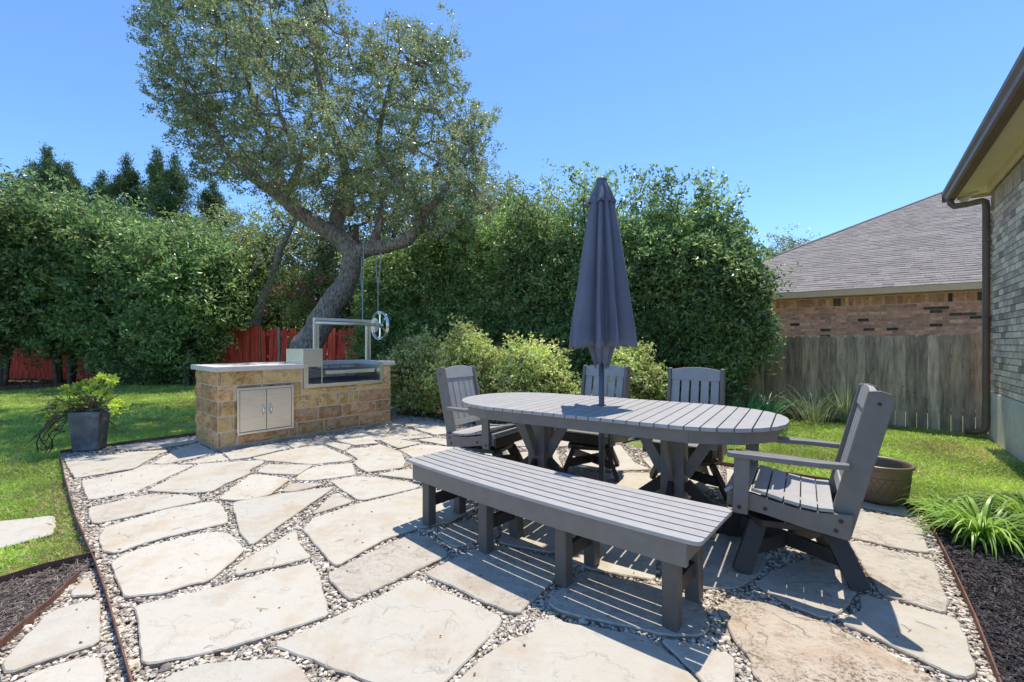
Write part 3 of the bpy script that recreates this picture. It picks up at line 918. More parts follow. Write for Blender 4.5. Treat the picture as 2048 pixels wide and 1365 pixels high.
# door and firebox rectangles in (s, z)
d0, d1 = Is(z5(448, 0)[0]), Is(z5(1000, 0)[0])
dz0, dz1 = Iz(*z5(448, 835)), Iz(*z5(448, 375))
f0, f1 = Is(z5(1100, 0)[0]), Is(z5(1868, 0)[0])
fz0 = Iz(*z5(1135, 375))
rows = [
    (0, [265, 300, 470, 965, 1045, 1305, 1650, 1955]),
    (1, [265, 425, 700, 1010, 1250, 1485, 1805, 1955]),
    (2, [265, 312, 425, 700, 1005, 1425, 1645, 1955]),
    (3, [265, 430, 700, 1085, 1280, 1625, 1865, 1955]),
    (4, [265, 308, 720, 1085, 1500, 1870, 1955])]
blk = 0
def block_piece(x0, x1, y0, y1, z0, z1, face, light=False):
    """rock-faced block: bulging, uneven outer face. face 'f' front(-y) or 'l' left(-x)"""
    global blk
    r = random.Random(blk * 13 + 5)
    blk += 1
    g = 0.008
    mb = MB()
    na, nb = 7, 4
    if face == 'f':
        a0, a1 = x0 + g, x1 - g
    else:
        a0, a1 = y0 + g, y1 - g
    z0, z1 = z0 + g, z1 - g
    vs, fs = [], []
    for j in range(nb + 1):
        for i in range(na + 1):
            edge = i in (0, na) or j in (0, nb)
            dep = (0.003 + r.uniform(0, 0.004)) if edge else (0.016 + r.uniform(-0.009, 0.013))
            aa = a0 + (a1 - a0) * i / na + (0 if edge else r.uniform(-.006, .006))
            zz = z0 + (z1 - z0) * j / nb + (0 if edge else r.uniform(-.008, .008))
            vs.append((aa, y0 - dep, zz) if face == 'f' else (x0 - dep, aa, zz))
    for j in range(nb):
        for i in range(na):
            q = (j * (na + 1) + i, j * (na + 1) + i + 1, (j + 1) * (na + 1) + i + 1, (j + 1) * (na + 1) + i)
            fs.append(q if face == 'f' else q[::-1])
    bx = [0, na, (nb + 1) * (na + 1) - 1, nb * (na + 1)]
    k = len(vs)
    for b in bx:
        p = vs[b]
        vs.append((p[0], p[1] + 0.04, p[2]) if face == 'f' else (p[0] + 0.04, p[1], p[2]))
    rim = list(range(na + 1)) + [j * (na + 1) + na for j in range(1, nb + 1)] + [nb * (na + 1) + i for i in range(na - 1, -1, -1)] + [j * (na + 1) for j in range(nb - 1, 0, -1)]
    cor = {0: k, na: k + 1, (nb + 1) * (na + 1) - 1: k + 2, nb * (na + 1): k + 3}
    segs = [(0, na, rim[0:na + 1]), (na, (nb + 1) * (na + 1) - 1, rim[na:na + nb + 1]),
            ((nb + 1) * (na + 1) - 1, nb * (na + 1), rim[na + nb:2 * na + nb + 1]), (nb * (na + 1), 0, rim[2 * na + nb:] + [0])]
    for a, b, path in segs:
        q = tuple([cor[b], cor[a]] + path) if face == 'f' else tuple([cor[b], cor[a]] + path)[::-1]
        fs.append(q)
    c = Vector((sum(v[0] for v in vs) / len(vs), sum(v[1] for v in vs) / len(vs), sum(v[2] for v in vs) / len(vs)))
    mb.add([Vector(v) - c for v in vs], fs)
    o = mb.build('block', M['blocklight'] if light else M['block'], island)
    o.location = c
    return o

lightset = {(4, 2), (0, 1), (1, 0), (4, 5), (3, 3), (3, 5)}
for ri, xs in rows:
    ss = [Is(z5(u, 0)[0]) for u in xs]
    ss[0], ss[-1] = 0.0, IL
    for k in range(len(ss) - 1):
        a, b, z0, z1 = ss[k], ss[k + 1], ZR[ri], ZR[ri + 1]
        segs = [(a, b, z0, z1)]
        # clip by door and by firebox
        for (c0, c1, cz0, cz1) in ((d0 + 0.01, d1 - 0.01, dz0 + 0.01, dz1 - 0.01), (f0 - 0.004, f1 + 0.004, fz0, 2)):
            new = []
            for (p, q, y0, y1) in segs:
                if q <= c0 or p >= c1 or y1 <= cz0 or y0 >= cz1:
                    new.append((p, q, y0, y1)); continue
                if p < c0: new.append((p, c0, y0, y1))
                if q > c1: new.append((c1, q, y0, y1))
                pp, qq = max(p, c0), min(q, c1)
                if y0 < cz0: new.append((pp, qq, y0, cz0))
                if y1 > cz1: new.append((pp, qq, cz1, y1))
            segs = new
        for (p, q, y0, y1) in segs:
            if q - p > 0.03 and y1 - y0 > 0.025:
                block_piece(p, q, 0, 0, y0, y1, 'f', light=(ri, k) in lightset)
for ri in range(5):
    sp_ = [0, 0.36, 0.87] if ri % 2 == 0 else [0, 0.56, 0.87]
    if ri in (1, 3):
        sp_ = [0, 0.2, 0.62, 0.87]
    for k in range(len(sp_) - 1):
        block_piece(0, 0, sp_[k], sp_[k + 1], ZR[ri], ZR[ri + 1], 'l')
mb = MB()
# core walls (mortar): an open box round the firebox
mb.box((f0 / 2, ID / 2, 0.4515), (f0 - 0.004, ID - 0.0, 0.903))
mb.box(((f0 + f1) / 2, ID / 2, fz0 / 2 - 0.015), (f1 - f0, ID - 0.002, fz0 - 0.03))
mb.box(((f1 + IL) / 2, ID / 2, 0.4515), (IL - f1 - 0.004, ID, 0.903))
mb.box(((f0 + f1) / 2, ID - 0.06, 0.6), (f1 - f0, 0.116, 0.6))
mb.build('mortar_core', M['mortar'], island)
mb = MB()
mb.box((IL / 2 + 0.0, ID / 2, -0.025), (IL + 0.03, ID + 0.03, 0.09))
mb.build('footing', M['footing'], island, bevel=0.006)
CT = 0.967
mb = MB()
o_ = 0.05
# counter slab: C shape round the firebox
ov = [(-o_, -o_), (f0 - 0.002, -o_), (f0 - 0.002, ID - 0.16), (f1 + 0.002, ID - 0.16), (f1 + 0.002, -o_), (IL + o_, -o_), (IL + o_, ID + o_), (-o_, ID + o_)]
mb.prism(ov, 0.907, CT)
mb.build('countertop', M['counter'], island, bevel=0.005)
# access doors
mb = MB()
fw = 0.028
mb.box(((d0 + d1) / 2, -0.020, dz1 - fw / 2), (d1 - d0, 0.05, fw))
mb.box(((d0 + d1) / 2, -0.020, dz0 + fw / 2), (d1 - d0, 0.05, fw))
mb.box((d0 + fw / 2, -0.020, (dz0 + dz1) / 2), (fw, 0.05, dz1 - dz0 - 2 * fw - 0.001))
mb.box((d1 - fw / 2, -0.020, (dz0 + dz1) / 2), (fw, 0.05, dz1 - dz0 - 2 * fw - 0.001))
mb.build('door_frame', M['steel'], island, bevel=0.004)
MB().box(((d0 + d1) / 2, -0.003, (dz0 + dz1) / 2), (d1 - d0 - 2 * fw - .002, 0.02, dz1 - dz0 - 2 * fw - .002)).build('door_backing', M['iron'], island)
dm = (d0 + d1) / 2
for sgn in (-1, 1):
    a = d0 + fw + 0.005 if sgn < 0 else dm + 0.003
    b = dm - 0.003 if sgn < 0 else d1 - fw - 0.005
    dr = MB().box(((a + b) / 2, -0.028, (dz0 + dz1) / 2), (b - a, 0.022, dz1 - dz0 - 2 * fw - 0.01)).build('door', M['steel'], island, bevel=0.003)
    hx = dm + sgn * 0.045
    zc = (dz0 + dz1) / 2 + 0.0
    pts = [(hx, -0.041 - 0.038 * math.sin(math.pi * t / 10), zc - 0.065 + 0.13 * t / 10) for t in range(11)]
    MB().tube(pts, [0.011 - 0.003 * abs(t - 5) / 5 for t in range(11)], 8).build('handle', M['chrome'], dr, smooth=True)
# firebox
mb = MB()
t = 0.012
mb.box((f0 + 0.03, 0.01, (fz0 + 0.945) / 2), (0.056, 0.10, 0.945 - fz0))
mb.box((f1 - 0.025, 0.01, (fz0 + 0.955) / 2), (0.046, 0.10, 0.955 - fz0))
mb.box(((f0 + f1) / 2, -0.012, fz0 + 0.025), (f1 - f0 - 0.106, 0.055, 0.045))
mb.build('firebox_frame', M['steel'], island, bevel=0.002)
mb = MB()
mb.box(((f0 + f1) / 2, 0.37, fz0 - 0.005), (f1 - f0 - 0.002, 0.66, 0.02))
mb.box((f0 + 0.007, 0.40, (fz0 + 0.93) / 2), (0.01, 0.62, 0.93 - fz0 - 0.03))
mb.box((f1 - 0.007, 0.40, (fz0 + 0.93) / 2), (0.01, 0.62, 0.93 - fz0 - 0.03))
mb.build('firebox_lining', M['steel'], island)
bw = 0.2
nb_ = int((f1 - f0 - 0.03) / bw)
for r_ in range(2):
    for k in range(nb_ + 1):
        a = f0 + 0.02 + k * bw - (0.1 if r_ else 0)
        b = min(a + bw - 0.012, f1 - 0.02)
        a = max(a, f0 + 0.02)
        if b - a < 0.03:
            continue
        MB().box(((a + b) / 2, ID - 0.13, fz0 + 0.10 + r_ * 0.125), (b - a, 0.02, 0.115)).build('fire_brick', M['firebrick'], island, bevel=0.003)
# lower V grate
mb = MB()
x = f0 + 0.26
while x < f1 - 0.05:
    mb.tube([(x, 0.06, fz0 + 0.055), (x + 0.01, 0.62, fz0 + 0.085)], 0.006, 5)
    x += 0.028
for y in (0.1, 0.34, 0.6):
    mb.tube([(f0 + 0.25, y, fz0 + 0.045 + y * 0.05), (f1 - 0.05, y, fz0 + 0.045 + y * 0.05)], 0.006, 5)
mb.build('coal_grate', M['soot'], island)
# ash heap on the floor of the firebox
ash = []
n = 260
P = np.c_[rng.uniform(f0 + 0.08, f1 - 0.08, n), rng.uniform(0.08, 0.6, n), np.full(n, fz0 + 0.03)]
o = pebbles('ash', P, rng.uniform(0.008, 0.022, n), M['footing'], island)
# hanging cooking grate
gz = Iz(*z5(1560, 205), v=0.2)
g0, g1 = Is(z5(1330, 0)[0], 0.10), Is(z5(1812, 0)[0], 0.10)
gr = MB()
gr.box(((g0 + g1) / 2, 0.10, gz), (g1 - g0, 0.014, 0.05))
gr.box(((g0 + g1) / 2, 0.60, gz), (g1 - g0, 0.014, 0.05))
gr.box((g0, 0.35, gz), (0.014, 0.49, 0.05))
gr.box((g1, 0.35, gz), (0.014, 0.49, 0.05))
grate = gr.build('cooking_grate', M['steel'], island, bevel=0.002)
mb = MB()
x = g0 + 0.03
while x < g1 - 0.02:
    mb.plate([(x - 0.011, 0.105, gz + 0.033), (x, 0.105, gz + 0.018), (x + 0.011, 0.105, gz + 0.033), (x + 0.006, 0.105, gz + 0.033), (x, 0.105, gz + 0.024), (x - 0.006, 0.105, gz + 0.033)], (0, 0.49, 0.0))
    x += 0.03
mb.build('grate_bars', M['soot'], grate)
# brasero box at the left of the firebox
b0, b1 = f0 + 0.012, Is(z5(1293, 0)[0], 0.02)
bzt, bzb = Iz(*z5(1225, -8), v=0.02), Iz(*z5(1225, 158), v=0.02)
bx = MB()
w_ = 0.006
yd0, yd1 = 0.02, 0.56
bx.box(((b0 + b1) / 2, yd0, (bzt + bzb) / 2), (b1 - b0, w_, bzt - bzb))
bx.box(((b0 + b1) / 2, yd1, (bzt + bzb) / 2), (b1 - b0, w_, bzt - bzb))
bx.box((b0 + w_ / 2, (yd0 + yd1) / 2, (bzt + bzb) / 2 + 0.01), (w_, yd1 - yd0 - w_ - .001, bzt - bzb - 0.02))
bx.box((b1 - w_ / 2, (yd0 + yd1) / 2, (bzt + bzb) / 2 + 0.01), (w_, yd1 - yd0 - w_ - .001, bzt - bzb - 0.02))
bx.box(((b0 + b1) / 2, yd0 + 0.012, bzb - 0.004), (b1 - b0 + 0.006, 0.03, 0.012))
brasero = bx.build('fire_basket', M['steel'], island, bevel=0.0015)
mb = MB()
for xx in (b0 + 0.006, b1 - 0.008):
    for yy in (yd0 + 0.008, yd1 - 0.008):
        mb.box((xx, yy, (fz0 + 0.03 + bzb) / 2), (0.014, 0.014, bzb - fz0 - 0.04))
mb.build('basket_legs', M['steel'], island)
MB().box(((b0 + b1) / 2 - 0.02, 0.36, (fz0 + bzb) / 2), (0.10, 0.10, bzb - fz0 - 0.03)).build('basket_column', M['steel'], island, bevel=0.003)
# lifting frame: two uprights, cross shaft, wheel
PV = 0.66
sL, sR = Is(632, PV), Is(736, PV)
zTop = Iz(632, 636, PV)
for nm_, s_, zb in (('upright', sL, 0.95), ('upright', sR, 0.93)):
    up_ = MB()
    up_.box((s_ - 0.022, PV, (zb + zTop) / 2), (0.036, 0.045, zTop - zb))
    up_.box((s_ + 0.024, PV, (zb + zTop) / 2 - 0.005), (0.03, 0.045, zTop - zb - 0.01))
    uo = up_.build('upright', M['steel'], island, bevel=0.003)
    MB().box((s_, PV, zb - 0.02), (0.10, 0.07, 0.07)).build('bracket', M['steel'], uo, bevel=0.004)
bm_ = MB()
bm_.box(((sL + sR) / 2 - 0.0, PV, zTop - 0.018), (sR - sL + 0.07, 0.06, 0.04))
beam = bm_.build('crossbeam', M['steel'], island, bevel=0.003)
MB().tube([(sL - 0.02, PV - 0.04, zTop - 0.075), (sR + 0.19, PV - 0.04, zTop - 0.075)], 0.027, 14).build('shaft', M['steel'], island, smooth=True)
# wheel
wc = Vector((sR + 0.20, PV - 0.04, zTop - 0.085))
WR = 0.235
wh = MB()
ring = [(wc.x, wc.y + WR * math.cos(a), wc.z + WR * math.sin(a)) for a in [2 * math.pi * k / 40 for k in range(41)]]
for dx in (-0.016, 0.0, 0.016):
    wh.tube([(p[0] + dx, p[1], p[2]) for p in ring], 0.012, 8, cap=False)
wheel = wh.build('wheel', M['chrome'], island, smooth=True)
sp2 = MB()
for k in range(6):
    a = math.radians(30 + 60 * k)
    sp2.bar((wc.x, wc.y + 0.03 * math.cos(a), wc.z + 0.03 * math.sin(a)), (wc.x, wc.y + (WR - .005) * math.cos(a), wc.z + (WR - .005) * math.sin(a)), 0.03, 0.008, up=(1, 0, 0))
sp2.tube([(wc.x - 0.03, wc.y, wc.z), (wc.x + 0.04, wc.y, wc.z)], 0.04, 14)
sp2.build('spokes', M['chrome'], wheel)
kn = MB()
for k in range(6):
    a = math.radians(30 + 60 * k)
    kn.tube([(wc.x - 0.03, wc.y + (WR - .035) * math.cos(a), wc.z + (WR - .035) * math.sin(a)), (wc.x + 0.05, wc.y + (WR - .035) * math.cos(a), wc.z + (WR - .035) * math.sin(a))], 0.012, 8)
kn.build('grips', M['chrome'], wheel)
# ratchet plate
MB().tube([(wc.x - 0.10, wc.y, wc.z), (wc.x - 0.09, wc.y, wc.z)], 0.12, 24).build('ratchet_plate', M['steel'], island)
MB().tube([(sR + 0.01, PV - 0.03, zTop - 0.1), (sR - 0.02, PV - 0.12, gz + 0.02)], 0.0025, 5).build('lift_chain', M['steel'], island)

# ---------------------------------------------------------------- table
TA = Vector((0.833, -0.553)).normalized()
TBv = Vector((-TA.y, TA.x))
TCx, TCy = 0.689, 3.385
TH = 0.76
table = empty('dining_table', (TCx, TCy, 0), math.atan2(TA.y, TA.x))
tag(table, 'long oval slatted grey poly lumber dining table with the umbrella through it', 'table')
top_out = [(0, 0.545), (0.45, 0.545), (0.70, 0.54), (0.86, 0.505), (1.0, 0.44), (1.10, 0.355), (1.17, 0.255), (1.215, 0.13), (1.225, 0.0)]
def halfwidth(x):
    x = abs(x)
    for (x0, y0), (x1, y1) in zip(top_out, top_out[1:]):
        if x0 <= x <= x1:
            return y0 + (y1 - y0) * (x - x0) / (x1 - x0)
    return 0.0
ns = 29
pitch = 2.45 / ns
for k in range(ns):
    a = -1.225 + k * pitch + 0.0035
    b = a + pitch - 0.007
    m_ = 6
    xs = [a + (b - a) * i / m_ for i in range(m_ + 1)]
    up_ = [(x, halfwidth(x)) for x in xs]
    poly = [(x, -y) for x, y in up_] + [(x, y) for x, y in up_[::-1]]
    if k in (0, ns - 1):
        poly = [p for p in poly if abs(p[1]) > 1e-6 or p in (up_[0], up_[-1])]
        q = []
        for p in poly:
            if not q or (abs(p[0] - q[-1][0]) + abs(p[1] - q[-1][1])) > 1e-5:
                q.append(p)
        poly = q
    cxm = (a + b) / 2
    mbs = MB().prism([(x - cxm, y) for x, y in poly], TH - 0.024, TH)
    so = mbs.build('slat', M['poly'], table, bevel=0.0025)
    so.location = (cxm, 0, 0)
ap = [(0.739, -0.505), (1.0, -0.39), (1.165, -0.18), (1.165, 0.18), (1.0, 0.39), (0.739, 0.505), (-0.739, 0.505), (-1.0, 0.39), (-1.165, 0.18), (-1.165, -0.18), (-1.0, -0.39), (-0.739, -0.505)]
for i in range(len(ap)):
    a, b = Vector(ap[i]), Vector(ap[(i + 1) % len(ap)])
    def inn(p):
        return Vector((p.x * (1 - 0.03 / max(p.length, .1)), p.y * (1 - 0.03 / max(p.length, .1) * 1.2)))
    ai, bi = inn(a), inn(b)
    e = (b - a).normalized() * 0.0008
    MB().prism([tuple(a + e), tuple(b - e), tuple(bi - e), tuple(ai + e)], TH - 0.104, TH - 0.0245).build('apron', M['polyhalfshade'], table, bevel=0.002)
for sx in (-1, 1):
    cx_ = sx * 0.54
    W = 0.155
    colm = MB()
    colm.box((cx_, 0, (0.02 + TH - 0.03) / 2), (W - 0.03, W - 0.03, TH - 0.05 - 0.03))
    co = colm.build('pedestal', M['polyhalfshade'], table)
    for dx, dy, sx_, sy_ in ((0, -1, W - 0.002, 0.022), (0, 1, W - 0.002, 0.022), (-1, 0, 0.022, W - 0.046), (1, 0, 0.022, W - 0.046)):
        MB().box((cx_ + dx * (W / 2 - 0.012), dy * (W / 2 - 0.011), (TH - 0.03) / 2 + 0.01), (sx_, sy_, TH - 0.055)).build('pedestal_board', M['polyhalfshade'], co, bevel=0.003)
    for (ux, uy) in ((1, 0), (-1, 0), (0, 1), (0, -1)):
        MB().bar((cx_ + ux * 0.075, uy * 0.075, 0.33), (cx_ + ux * 0.30, uy * 0.30, TH - 0.045), 0.034, 0.075, up=(ux, uy, 0)).build('brace', M['polyhalfshade'], table, bevel=0.003)
        L = 0.5 if ux else 0.42
        MB().bar((cx_ + ux * 0.079, uy * 0.079, 0.035), (cx_ + ux * L, uy * L, 0.035), 0.085, 0.07).build('foot', M['polyshade'], table, bevel=0.005)
        MB().bar((cx_ + ux * 0.075, uy * 0.075, 0.27), (cx_ + ux * 0.30, uy * 0.30, 0.085), 0.034, 0.075, up=(ux, uy, 0)).build('foot_brace', M['polyshade'], table, bevel=0.003)

# ---------------------------------------------------------------- bench (gently curved toward the table)
BZ = 0.43
bl = Vector(G(811, 919, BZ)); br = Vector(G(1400, 1088, BZ))
bd = (br - bl); BL = bd.length; bd.normalize()
bench = empty('bench', (bl.x, bl.y, 0), math.atan2(bd.y, bd.x))
tag(bench, 'long curved slatted grey bench along the near side of the table', 'bench')
SAG = 0.04
def barc(s):
    return -SAG * 4 * (s / BL) * (1 - s / BL)
BWd = 0.5
nsl = 7
for k in range(nsl):
    y0 = k * BWd / nsl + 0.0052
    y1 = (k + 1) * BWd / nsl - 0.0052
    n = 14
    e0, e1 = 0.0, 0.0
    if k in (0,):
        e0 = 0.02
    f_ = [(BL * i / n, barc(BL * i / n) + y0) for i in range(n + 1)]
    g_ = [(BL * i / n, barc(BL * i / n) + y1) for i in range(n + 1)]
    if k == 0:
        f_[0] = (0.025, y0 + 0.0); f_.insert(0, (0.0, y0 + 0.025)); f_[-1] = (BL - 0.03, y0); f_.append((BL - 0.006, y0 + 0.012)); f_.append((BL, y0 + 0.032))
    if k == nsl - 1:
        g_[0] = (0.025, y1); g_.insert(0, (0, y1 - 0.025)); g_[-1] = (BL - 0.03, y1); g_.append((BL, y1 - 0.03))
    MB().prism(f_ + g_[::-1], BZ - 0.019, BZ).build('slat', M['poly'], bench, bevel=0.003)
for yy in (0.02, 0.40):
    n = 12
    a, b = 0.06, BL - 0.06
    f_ = [(a + (b - a) * i / n, barc(a + (b - a) * i / n) + yy) for i in range(n + 1)]
    g_ = [(p[0], p[1] + 0.03) for p in f_]
    MB().prism(f_ + g_[::-1], BZ - 0.125, BZ - 0.0195).build('apron', M['polyhalfshade'], bench, bevel=0.002)
for s in (0.17, 0.735, 1.29, 1.84):
    yb = barc(s)
    for yy in (0.05, 0.33):
        MB().box((s, yb + yy + 0.035, (BZ - 0.02) / 2), (0.07, 0.068, BZ - 0.02)).build('leg', M['legshade'], bench, bevel=0.008, seg=3)
    MB().box((s, yb + 0.225, 0.16), (0.032, 0.213, 0.075)).build('stretcher', M['polyshade'], bench, bevel=0.003)
    MB().box((s, yb + 0.225, BZ - 0.075), (0.034, 0.32, 0.09)).build('cross_rail', M['polyshade'], bench, bevel=0.003)
for yy in (0.05, 0.445):
    MB().box((0.07, barc(0.07) + 0.225, BZ - 0.075), (0.03, 0.35, 0.09)).build('end_rail', M['polyhalfshade'], bench, bevel=0.002) if yy < 0.1 else \
        MB().box((BL - 0.085, barc(BL - 0.085) + 0.225, BZ - 0.075), (0.03, 0.35, 0.09)).build('end_rail', M['polyhalfshade'], bench, bevel=0.002)

# ---------------------------------------------------------------- swivel chairs
def make_chair():
    ch = empty('swivel_chair')
    W = 0.58
    hw = W / 2
    # side panels: upper edge dips toward the back
    prof_top = [(0.275, 0.425), (0.22, 0.43), (0.15, 0.425), (0.06, 0.405), (-0.04, 0.388), (-0.13, 0.382), (-0.2, 0.39), (-0.285, 0.40)]
    prof_bot = [(-0.27, 0.27), (-0.1, 0.29), (0.1, 0.325), (0.275, 0.345)]
    for s in (-1, 1):
        x = s * (hw - 0.03)
        MB().plate([(x - 0.016, y, z) for y, z in prof_top + prof_bot], (0.032, 0, 0)).build('seat_rail', M['polyhalfshade'], ch, bevel=0.003)
        # back stile: wide leaning plank with rounded top
        st = [(-0.175, 0.295), (-0.275, 0.265), (-0.445, 0.965), (-0.425, 0.995), (-0.39, 1.008), (-0.345, 1.005)]
        x2 = s * (hw - 0.062)
        MB().plate([(x2 - 0.0145, y, z) for y, z in st], (0.029, 0, 0)).build('back_stile', M['polyhalfshade'], ch, bevel=0.004)
        # arm and post
        arm = [(s * (hw - 0.055), 0.27), (s * (hw + 0.03), 0.27), (s * (hw + 0.04), 0.25), (s * (hw + 0.03), -0.15), (s * (hw - 0.0), -0.27), (s * (hw - 0.045), -0.27), (s * (hw - 0.045), -0.1), (s * (hw - 0.065), 0.0), (s * (hw - 0.07), 0.25)]
        if s < 0:
            arm = arm[::-1]
        MB().prism(arm, 0.617, 0.645).build('arm', M['armshade'], ch, bevel=0.006, seg=3)
        x3 = s * (hw + 0.004)
        MB().plate([(x3 - 0.015, 0.245, 0.315), (x3 - 0.015, 0.17, 0.315), (x3 - 0.015, 0.16, 0.616), (x3 - 0.015, 0.235, 0.616)], (0.03, 0, 0)).build('arm_post', M['polyhalfshade'], ch, bevel=0.004)
        mbt = MB()
        for (y, z) in ((0.21, 0.35), (-0.235, 0.36), (-0.215, 0.31), (0.09, 0.355)):
            xx = s * (hw + (0.02 if y > 0.2 else -0.013))
            mbt.tube([(xx - s * 0.004, y, z), (xx + s * 0.0015, y, z)], 0.011, 10)
        mbt.tube([(x2 + s * 0.0135, -0.385, 0.945), (x2 + s * 0.0165, -0.385, 0.945)], 0.009, 10)
        mbt.build('bolts', M['bolt'], ch)
    # seat slats along x following the profile
    prof = [(0.28, 0.405), (0.235, 0.445), (0.16, 0.439), (0.085, 0.425), (0.01, 0.408), (-0.065, 0.397), (-0.14, 0.392), (-0.21, 0.397)]
    for i in range(len(prof) - 1):
        (y0, z0), (y1, z1) = prof[i], prof[i + 1]
        d = Vector((0, y1 - y0, z1 - z0))
        L = d.length
        d.normalize()
        p0 = Vector((0, y0, z0)) + d * 0.003
        p1 = Vector((0, y1, z1)) - d * 0.003
        nrm = Vector((0, -d.z, d.y))
        if nrm.z < 0:
            nrm = -nrm
        MB().plate([(-hw + 0.012, *(p0)[1:]), (hw - 0.012, *(p0)[1:]), (hw - 0.012, *(p1)[1:]), (-hw + 0.012, *(p1)[1:])], nrm * 0.019).build('seat_slat', M['poly'], ch, bevel=0.003)
    # back: top rail, bottom rail, five slats, in the leaning plane
    def bk(x, t, off=0.0):
        y = -0.217 - 0.239 * (t - 0.42) + off
        return (x, y, t)
    wi = hw - 0.078
    top = [bk(-wi, 0.90), bk(wi, 0.90), bk(wi, 0.995), bk(wi * .5, 1.014), bk(0, 1.02), bk(-wi * .5, 1.014), bk(-wi, 0.995)]
    MB().plate(top, (0, -0.03, -0.01)).build('top_rail', M['poly'], ch, bevel=0.004)
    MB().plate([bk(-wi, 0.46), bk(wi, 0.46), bk(wi, 0.515), bk(-wi, 0.515)], (0, -0.03, -0.01)).build('bottom_rail', M['poly'], ch, bevel=0.004)
    for i in range(5):
        c = -wi + (i + 0.5) * 2 * wi / 5
        h = wi / 5 - 0.009
        MB().plate([bk(c - h, 0.5165, -0.008), bk(c + h, 0.5165, -0.008), bk(c + h, 0.8985, -0.008), bk(c - h, 0.8985, -0.008)], (0, -0.018, -0.006)).build('back_slat', M['poly'], ch, bevel=0.002)
    MB().box((0, 0.262, 0.36), (W - 0.096, 0.022, 0.085)).build('front_rail', M['polyshade'], ch, bevel=0.003)
    MB().box((0, -0.245, 0.33), (W - 0.16, 0.022, 0.08)).build('rear_rail', M['polyshade'], ch, bevel=0.003)
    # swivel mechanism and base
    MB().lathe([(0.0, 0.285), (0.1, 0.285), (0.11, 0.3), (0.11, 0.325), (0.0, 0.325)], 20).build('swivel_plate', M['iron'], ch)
    MB().box((0, 0.1, 0.333), (W - 0.1, 0.06, 0.02)).build('seat_support', M['polyshade'], ch)
    MB().box((0, -0.1, 0.318), (W - 0.1, 0.06, 0.02)).build('seat_support', M['polyshade'], ch)
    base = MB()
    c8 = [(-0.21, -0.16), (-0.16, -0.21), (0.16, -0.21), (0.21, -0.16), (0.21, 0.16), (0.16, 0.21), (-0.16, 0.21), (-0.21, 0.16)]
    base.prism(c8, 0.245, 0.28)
    bo = base.build('swivel_base', M['polyshade'], ch, bevel=0.003)
    for sx in (-1, 1):
        for sy in (-1, 1):
            MB().bar((sx * 0.155, sy * 0.175, 0.246), (sx * 0.25, sy * 0.27, 0.0), 0.038, 0.09, up=(0, sy, 0.3)).build('leg', M['polyshade'], bo, bevel=0.004)
    MB().bar((-0.19, -0.205, 0.12), (0.19, 0.205, 0.12), 0.03, 0.075).build('stretcher', M['polyshade'], bo, bevel=0.003)
    for sg in (-1, 1):
        MB().bar((sg * -0.19, sg * 0.205, 0.12), (sg * -0.02, sg * 0.02, 0.12), 0.03, 0.075).build('stretcher', M['polyshade'], bo, bevel=0.003)
    return ch

def place_chair(c, a_, b_, face, baserot, label):
    p = Vector((TCx, TCy)) + TA * a_ + TBv * b_
    c.location = (p.x, p.y, 0)
    c.rotation_euler = (0, 0, math.atan2(face.y, face.x) - math.pi / 2)
    for k in c.children:
        if k.name.startswith('swivel_base'):
            k.rotation_euler = (0, 0, baserot)
    tag(c, label, 'chair', 'swivel dining chairs round the table')

ch0 = make_chair()
chs = [ch0, copy_tree(ch0), copy_tree(ch0), copy_tree(ch0)]
place_chair(chs[0], 1.215, -0.225, -TA, math.radians(14), 'swivel armchair at the right end of the table, beside the bronze planter')
place_chair(chs[1], -1.22, 0.17, TA, math.radians(10), 'swivel armchair at the left end of the table in front of the rose bushes')
place_chair(chs[2], -0.43, 0.80, -TBv, math.radians(20), 'swivel armchair on the far side of the table directly behind the umbrella pole')
place_chair(chs[3], 0.46, 0.78, -TBv, math.radians(25), 'swivel armchair on the far side of the table right of the umbrella')

